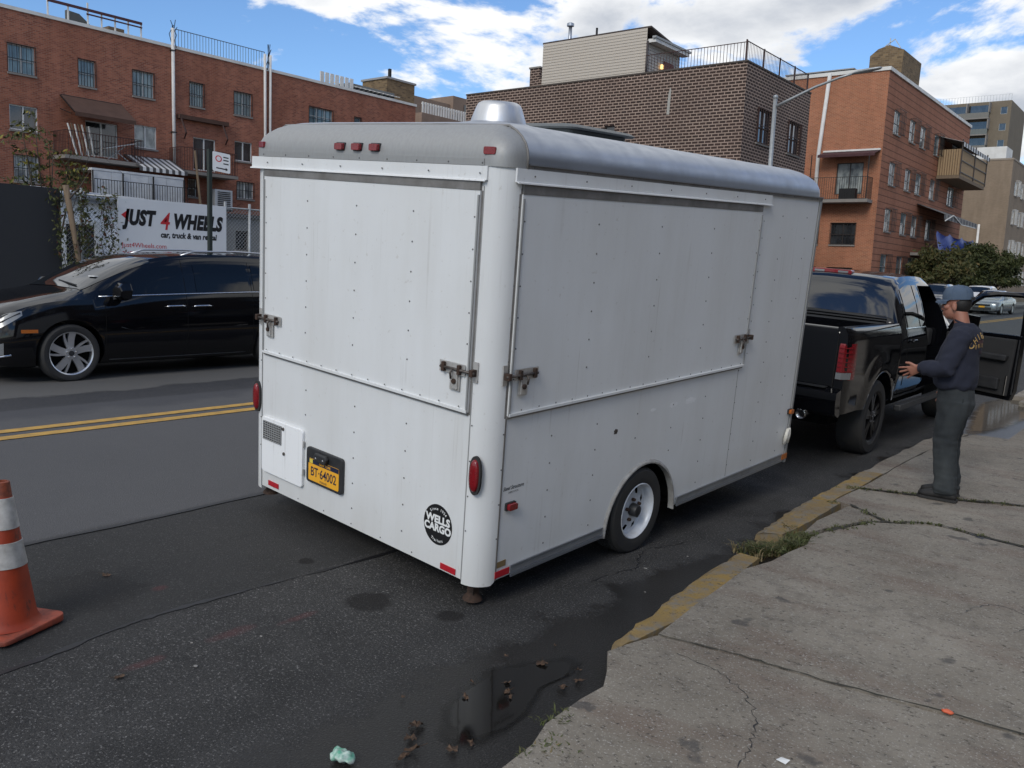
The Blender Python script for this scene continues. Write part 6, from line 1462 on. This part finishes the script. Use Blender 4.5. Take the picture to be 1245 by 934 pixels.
# white box trailer with rolled awning standing in the lot
wo_ = (-22,10,.25); WB = thing('box_trailer', 'white box trailer with rolled silver awning behind the fence', 'trailer', wo_)
G().box(-24.5,-21.2,8.3,13.5,.75,3.05).build('body', WHITE2, WB, off=wo_, bevel=.08); G().tube([(-21.05,8.6,3.08),(-21.05,11.3,3.02)], .13, 12).build('awning_roll', ALU, WB, off=wo_, smooth=True)
G().box(-21.19,-21.12,9.3,9.42,.9,2.5).box(-21.19,-21.12,10.1,10.22,.9,2.5).box(-21.19,-21.12,9.42,10.1,2.4,2.5).build('door_frame', WFRAMEW, WB, off=wo_); G().box(-21.19,-21.15,9.43,10.09,.9,2.39).build('door', GLD, WB, off=wo_)
for y in (9.3,12.5): G().lathe((-21.6,y,.25+.36), (1,0,0), [(.2,-.1),(.35,-.09),(.36,0),(.35,.09),(.2,.1)], 20).build('wheel', RUBBER, WB, off=wo_)
go_ = (-24,17,.25); GS = thing('grey_shed', 'low grey rendered shed beside the fence gate', 'shed', go_)
GREYW = M_('grey_render', (.20,.205,.20), .8, 0, (.15,.15,.145), .7, 1.5)
Fg = Fac('X', -24); Fg.wall(14.6, 20.5, .25, 3.0, [(15.9,16.35,2.0,2.6)]).build('wall', GREYW, GS, off=go_); window(Fg, GS, go_, 15.9,16.35,2.0,2.6, mull=0, trans=0, gls=GLD, frm=WBRONZE); shell(GS, go_, -27, -24, 14.6, 20.5, .25, 3.0, GREYW, skip=('E',))
G().box(-27.1,-23.9,14.5,20.6,3.001,3.12).build('roof_edge', ROOFM, GS, off=go_)

# ================================================================ foliage
def leafmat(name, c, c2, sc=3):
    m, t, b = nodes(name); t.links.new(mixc(t, ramp(t, noise(t, objco(t), sc, 4), .35, .65), c, c2), b.inputs['Base Color']); b.inputs['Roughness'].default_value = .65; b.inputs['Specular IOR Level'].default_value = .3
    try: b.inputs['Subsurface Weight'].default_value = 0.0
    except Exception: pass
    return m
LGREEN = leafmat('dark_green_leaf', (.030,.045,.014), (.055,.060,.018)); LOLIVE = leafmat('olive_leaf', (.075,.070,.022), (.045,.055,.018)); LYEL = leafmat('yellowing_leaf', (.26,.20,.03), (.13,.14,.03), 5); LVINE = leafmat('vine_leaf', (.045,.060,.018), (.085,.085,.03), 6)
BARK = M_('bark', (.075,.058,.042), .9, 0, (.04,.032,.025), .8, 12, .5, 40); LBROWN = leafmat('dead_leaf', (.10,.060,.036), (.035,.022,.015), 45); LRED = leafmat('russet_leaf', (.12,.035,.018), (.08,.04,.02), 12)
LYBR = leafmat('browning_leaf', (.12,.085,.03), (.07,.07,.025), 4); GRASS = leafmat('grass_blade', (.055,.075,.022), (.10,.10,.04), 15); GRASSD = leafmat('dry_grass', (.20,.16,.08), (.13,.10,.05), 15)
def leaf(g, p, sz, rnd=random):
    d = Vector((rnd.gauss(0,1), rnd.gauss(0,1), rnd.gauss(0,.7))).normalized(); a = d.orthogonal().normalized(); a = Matrix.Rotation(rnd.uniform(0,6.28), 3, d) @ a; b = d.cross(a); p = Vector(p)
    g.add([p - a*sz, p + b*sz*.42 + d*sz*.12, p + a*sz, p - b*sz*.42 + d*sz*.12], [(0,1,2,3)])
def tree(name, label, base, h0, cz, rx, ry, rzv, mat, n, lsz, group, seed):
    R = random.Random(seed); T_ = thing(name, label, 'tree', base, group=group); trunk = G()
    trunk.tube([(0,0,0),(.05,.02,h0*.5),(0,0,h0),(.05,.1,cz)], [.16,.13,.11,.05], 8); clumps = []
    for k in range(46):
        a = R.uniform(0,6.28); e = R.uniform(-.9,1); q = R.uniform(.45,1.0); c_ = Vector((cos(a)*sqrt(max(0,1-e*e))*rx*q, sin(a)*sqrt(max(0,1-e*e))*ry*q, cz + e*rzv*q)); clumps.append((c_, R.uniform(.28,.62)))
        if k < 16: trunk.tube([(0,0,h0*R.uniform(.7,1.1)), c_*.5 + Vector((0,0,h0*.5)), c_], [.05,.03,.012], 5)
    trunk.build('trunk', BARK, T_, smooth=True); g = G()
    for k in range(n):
        c_, r = clumps[k % len(clumps)]; v = Vector((R.gauss(0,.5), R.gauss(0,.5), R.gauss(0,.42)))*r; leaf(g, c_ + v, lsz*R.uniform(.6,1.3), R)
    g.build('crown', mat, T_); g2 = G()
    for k in range(n//4):
        c_, r = clumps[R.randrange(len(clumps))]; v = Vector((R.gauss(0,.6), R.gauss(0,.6), R.gauss(.12,.5)))*r; leaf(g2, c_ + v, lsz*R.uniform(.5,1.1), R)
    g2.build('light_leaves', LVINE if mat is LGREEN else LYBR, T_); return T_
TG_ = 'street trees in front of the orange building'
tree('street_tree', 'bushy olive green tree below the blue tarpaulin', (-14.9,66.5,.29), 1.2, 2.7, 2.2, 2.6, 1.3, LOLIVE, 4600, .17, TG_, 3)
tree('street_tree', 'tall pointed dark green tree between two bushy trees', (-14.7,75.5,.29), 1.6, 3.0, 1.7, 2.2, 2.1, LGREEN, 4600, .17, TG_, 5)
tree('street_tree', 'broad dark green tree in front of the tan building', (-14.6,86.5,.29), 1.6, 2.9, 2.3, 3.2, 1.8, LGREEN, 5200, .19, TG_, 8)
R2 = random.Random(21)
so_ = (-17.5,7.45,.27); SG = thing('sapling', 'thin sapling with yellowing fronds rising behind the plywood hoarding', 'tree', so_)
st_ = G(); lf = G(); ly = G()
for bx_ in range(5):
    a = R2.uniform(-.5,.5); top = Vector((-17.5+R2.uniform(-.2,.3), 7.0+bx_*.32, 3.4+R2.uniform(-.2,1.0))); pts = [Vector((-17.5,7.45,.27)), Vector((-17.5,7.45+.1*bx_-.2,1.8)), Vector((-17.5,(7.45+top.y)/2,2.8)), top]; st_.tube(pts, [.03,.022,.014,.006], 5)
    for k in range(7):
        p0 = pts[2].lerp(top, k/6); dr_ = Vector((R2.uniform(-.5,.6), R2.uniform(-1,1), R2.uniform(-.15,.45))).normalized(); ln = R2.uniform(.35,.7); p1 = p0 + dr_*ln*.6 + Vector((0,0,.08)); p2 = p0 + dr_*ln + Vector((0,0,-.06)); st_.tube([p0,p1,p2], [.005,.004,.002], 4)
        for q in range(9):
            p = p0.lerp(p2, .2+.8*q/8) + Vector((0,0,.06*sin(pi*q/8)))
            for sg in (-1,1): leaf(lf if R2.random() < .72 else ly, p + Vector((R2.uniform(-.03,.03), sg*.05, R2.uniform(-.05,.02))), R2.uniform(.035,.07), R2)
for a in range(4): st_.tube([(-17.4,7.3+a*.2,2.6),(-17.2,7.0+a*.4,3.5+a*.1),(-17.0,6.8+a*.65,3.3)], [.008,.006,.003], 4)
st_.build('trunk', BARK, SG, off=so_, smooth=True); lf.build('crown', LVINE, SG, off=so_); ly.build('yellow_leaves', LYEL, SG, off=so_)
vo_ = (-16.9,8.1,.3); VN = thing('climbing_vine', 'leafy vine climbing the chain link beside the advert board', 'plant', vo_); g = G(); vt = G(); gr_ = G()
for y in (7.65,7.95,8.15,8.4,7.75,8.5):
    p = Vector((-16.94,y,.35)); pts = [p.copy()]
    for k in range(9): p = p + Vector((R2.uniform(-.015,.02), R2.uniform(-.09,.09), .27)); pts.append(p.copy())
    vt.tube(pts, .006, 4)
    for q in pts[2:]:
        for k in range(40 if y < 8.3 else 26): leaf(g if R2.random() < .88 else gr_, q + Vector((R2.uniform(-.04,.06), R2.gauss(0,.07), R2.gauss(0,.12))), R2.uniform(.025,.055), R2)
vt.build('stem', BARK, VN, off=vo_); g.build('foliage', LVINE, VN, off=vo_); gr_.build('red_leaves', LRED, VN, off=vo_)
to_ = (-16.9,7.75,.3); TK = thing('leaning_pole', 'bare brown wooden pole leaning by the hoarding end', 'pole', to_); G().tube([(-16.85,7.95,.3),(-16.88,7.75,1.6),(-16.92,7.56,3.0)], [.045,.05,.06], 8).build('pole_shaft', WOODP, TK, off=to_, smooth=True); G().tube([(-16.87,7.60,2.75),(-16.8,7.75,2.95),(-16.75,7.95,3.3)], [.02,.015,.006], 5).build('twig', BARK, TK, off=to_)
po2 = (-40.2,25.2,.3); WPo = thing('leaning_plank', 'weathered plank leaning against the brick building balcony', 'plank', po2); G().bar((-39.9,24.85,.3),(-40.6,24.55,7.0),.05,.14).build('plank_board', WOODP, WPo, off=po2)
# weeds in the kerb gap and joints
def tuft(g, x, y, z, n, h, sp, R):
    for k in range(n):
        bx_, by_ = x + R.gauss(0, sp), y + R.gauss(0, sp); a = R.uniform(0,6.28); hh = h*R.uniform(.5,1.2); w_ = R.uniform(.0025,.005); d = Vector((cos(a), sin(a), 0)); s_ = Vector((-sin(a), cos(a), 0))*w_
        p0 = Vector((bx_, by_, z)); p1 = p0 + d*hh*.35 + Vector((0,0,hh*.65)); p2 = p0 + d*hh*.95 + Vector((0,0,hh*.75))
        g.add([p0-s_, p0+s_, p1+s_*.8, p1-s_*.8, p2], [(0,1,2,3),(3,2,4)])
g = G(); gd = G(); R3 = random.Random(5)
for k in range(70):
    t = R3.random(); x, y = -2.14 + t*.25 + R3.gauss(0,.03), 5.18 + t*.42 + R3.gauss(0,.07); tuft(g if R3.random() < .8 else gd, x, y, .02, 16, .075, .02, R3)
for k in range(26): tuft(g, -1.95+R3.gauss(0,.03), 5.60+R3.uniform(-.15,.2), .045, 14, .065, .018, R3)
for (x, y, n_) in ((-2.14,7.42,16),(-1.72,6.42,14),(-1.84,6.15,7),(-1.60,6.52,5),(-1.35,7.70,6),(-1.05,7.85,6),(-.9,7.92,6),(-1.70,2.44,12),(-1.80,2.6,6),(-2.12,5.9,6),(-2.10,6.8,5),(-1.4,6.71,4),(-1.5,7.64,5),(-1.85,7.53,6)):
    for k in range(n_): tuft(g if R3.random() < .6 else gd, x+R3.gauss(0,.05), y+R3.gauss(0,.05), .05, 9, .035, .012, R3)
wd_ = g.build('weeds', GRASS); wd_['kind'] = 'stuff'; wd2 = gd.build('dry_weeds', GRASSD); wd2['kind'] = 'stuff'
# fallen leaves
def dead_leaf(x, y, z, sz, R, mat=LBROWN):
    pts = []
    for k in range(15):
        a = 2*pi*k/15; r = sz*(1.0 if k % 3 == 0 else .68 if k % 3 == 1 else .82)*R.uniform(.8,1.1); pts.append((r*cos(a)*R.uniform(.75,1.05), r*sin(a)*(.62 + .3*sin(x*31)), sz*R.uniform(.1,.5)*abs(sin(a*1.5+x*9))))
    g = G(); g.add([(0,0,sz*.05)] + pts, [(0, k+1, (k+1) % 15 + 1) for k in range(15)]); g.tube([(sz*.2,0,sz*.08),(sz*1.5,sz*.2,sz*.12)], sz*.035, 4)
    o = g.build('fallen_leaf', mat); o.location = (x, y, z + .004); o.rotation_euler = (R.uniform(-.25,.25), R.uniform(-.25,.25), R.uniform(0,6.28)); return o
LP_ = [(-2.22,2.28,.045),(-2.11,2.15,.04),(-2.10,2.09,.04),(-2.17,2.20,.03),(-2.09,2.71,.026),(-2.13,2.74,.025),(-2.18,2.80,.02),(-2.18,3.05,.035),(-2.23,2.58,.025),(-3.37,1.67,.028),(-4.38,2.11,.028),(-1.98,2.93,.03),(-1.96,3.03,.028),(-2.02,3.12,.02),(-2.30,2.70,.018),(-2.35,3.0,.016),(-2.25,3.25,.018),(-2.42,2.4,.015),(-2.30,7.9,.05),(-2.28,8.15,.035),(-2.16,5.15,.045),(-2.20,5.45,.06),(-2.10,5.25,.03),(-2.22,5.30,.04),(-2.33,9.2,.04),(-2.0,2.25,.03),(-1.98,2.33,.022)]
for i, (x, y, s_) in enumerate(LP_):
    z = max(rz(x), .006) if x < -1.9 else .02
    o = dead_leaf(x, y, z, s_, R3); where = 'beside the lone traffic cone' if x < -3 else 'in the weedy kerb gap' if 5 < y < 6 else 'near the pickup rear wheel' if y > 7 else 'in the wet gutter by the puddle'
    sz_ = 'large' if s_ >= .04 else 'medium' if s_ >= .025 else 'small'; tag(o, sz_ + ' curled brown fallen leaf ' + where, 'leaf', 'fallen leaves ' + where)
bg_ = G(); ellipsoid(bg_, (0,0,.02), (.055,.035,.02), 14, 8); GBm = M_('green_white_wrapper', (.10,.36,.24), .35, 0, (.6,.65,.62), 1.0, 30); b_ = fuse(bg_, 'litter_wrapper', GBm, None, .006, 1, lambda p: mnoise.noise(p*45)*.012); b_.location = (-2.25,1.93,.006); tag(b_, 'crumpled green and white wrapper lying in the gutter', 'wrapper')
rb_ = fuse(ellipsoid(G(), (0,0,.008), (.026,.016,.009), 12, 8), 'litter_scrap', M_('orange_scrap', (.62,.12,.05), .5), None, .004, 1, lambda p: mnoise.noise(p*60)*.005); rb_.location = (-.62,3.74,SWZ+.004); tag(rb_, 'small orange scrap lying on the concrete slab joint', 'litter')
ps_ = G().add([(-.02,-.012,.004),(.018,-.016,.002),(.024,.014,.008),(-.012,.018,.003)], [(0,1,2,3)]).build('paper_scrap', WHITEINK); ps_.location = (-1.0,2.93,SWZ+.002); tag(ps_, 'white paper scrap on the cracked concrete slab', 'litter')
for i, (x, y, s_) in enumerate(((-2.50,4.55,.012),(-2.42,4.95,.008),(-3.25,1.95,.012),(-3.45,2.05,.009),(-3.30,2.32,.009),(-2.30,4.2,.007))):
    p_ = G().prism([(s_*cos(2*pi*k/7)*R3.uniform(.7,1.1), s_*.7*sin(2*pi*k/7)*R3.uniform(.7,1.1)) for k in range(7)], lambda u, v, d: (u, v, d), 0, s_*.25).build('pebble', M_('pale_pebble_%d' % i, (.26,.25,.235), .9)); p_.location = (x, y, rz(x)+.001); tag(p_, 'pale pebble lying on the asphalt', 'pebble', 'pebbles on the asphalt')
# cracks in the slab
strip([(-1.72,3.46),(-1.51,3.44),(-1.36,3.35),(-1.25,3.24),(-1.17,3.08),(-1.13,2.93),(-1.09,2.75),(-1.02,2.5)], .004, TAR, 'slab_crack', SIDEWALK, lambda x: SWZ+.0015, .8, .012)
strip([(-.55,4.9),(-.50,5.1),(-.62,5.25),(-.75,5.2),(-.80,5.02)], .004, TAR, 'slab_crack', SIDEWALK, lambda x: SWZ+.0055, .8, .012)
strip([(-1.1,6.66),(-1.0,6.62),(-.88,6.64),(-.7,6.58)], .03, TAR, 'slab_crack', SIDEWALK, lambda x: SWZ+.0055, .9, .02)

# dirt and moss packed in the slab joints
for pts, wd in (([(-2.10,7.46),(-1.88,7.53),(-1.66,7.595),(-1.35,7.705),(-.94,7.905),(.2,8.15),(2,8.53)], .026), ([(-1.98,6.84),(-1.62,6.545),(-1.5,6.66),(-1.32,6.742),(-.75,6.622),(.3,6.49),(2,6.27)], .024), ([(-1.88,3.583),(-1.48,3.649),(-1.11,3.673),(-.35,3.769),(1.2,3.81)], .009), ([(-1.87,5.95),(-1.80,6.2),(-1.74,6.4),(-1.64,6.53)], .03)):
    strip(pts, wd, JEARTH, 'joint_dirt', SIDEWALK, lambda x: SWZ+.0065, .8, .008)
g = G(); R4 = random.Random(9)
for pts in ([(-2.10,7.46),(-1.66,7.6),(-1.35,7.71),(-.94,7.91),(.4,8.2)], [(-1.98,6.84),(-1.62,6.55),(-1.32,6.74),(-.75,6.62),(.3,6.49)], [(-1.95,5.2),(-1.90,5.85),(-1.64,6.53)]):
    P = curve_pts(pts, 10)
    for q in P:
        if R4.random() < .6:
            for k in range(R4.randrange(1,5)): tuft(g, q.x+R4.gauss(0,.02), q.y+R4.gauss(0,.012), SWZ, 6, .022, .010, R4)
jw = g.build('joint_weeds', GRASS); jw['kind'] = 'stuff'
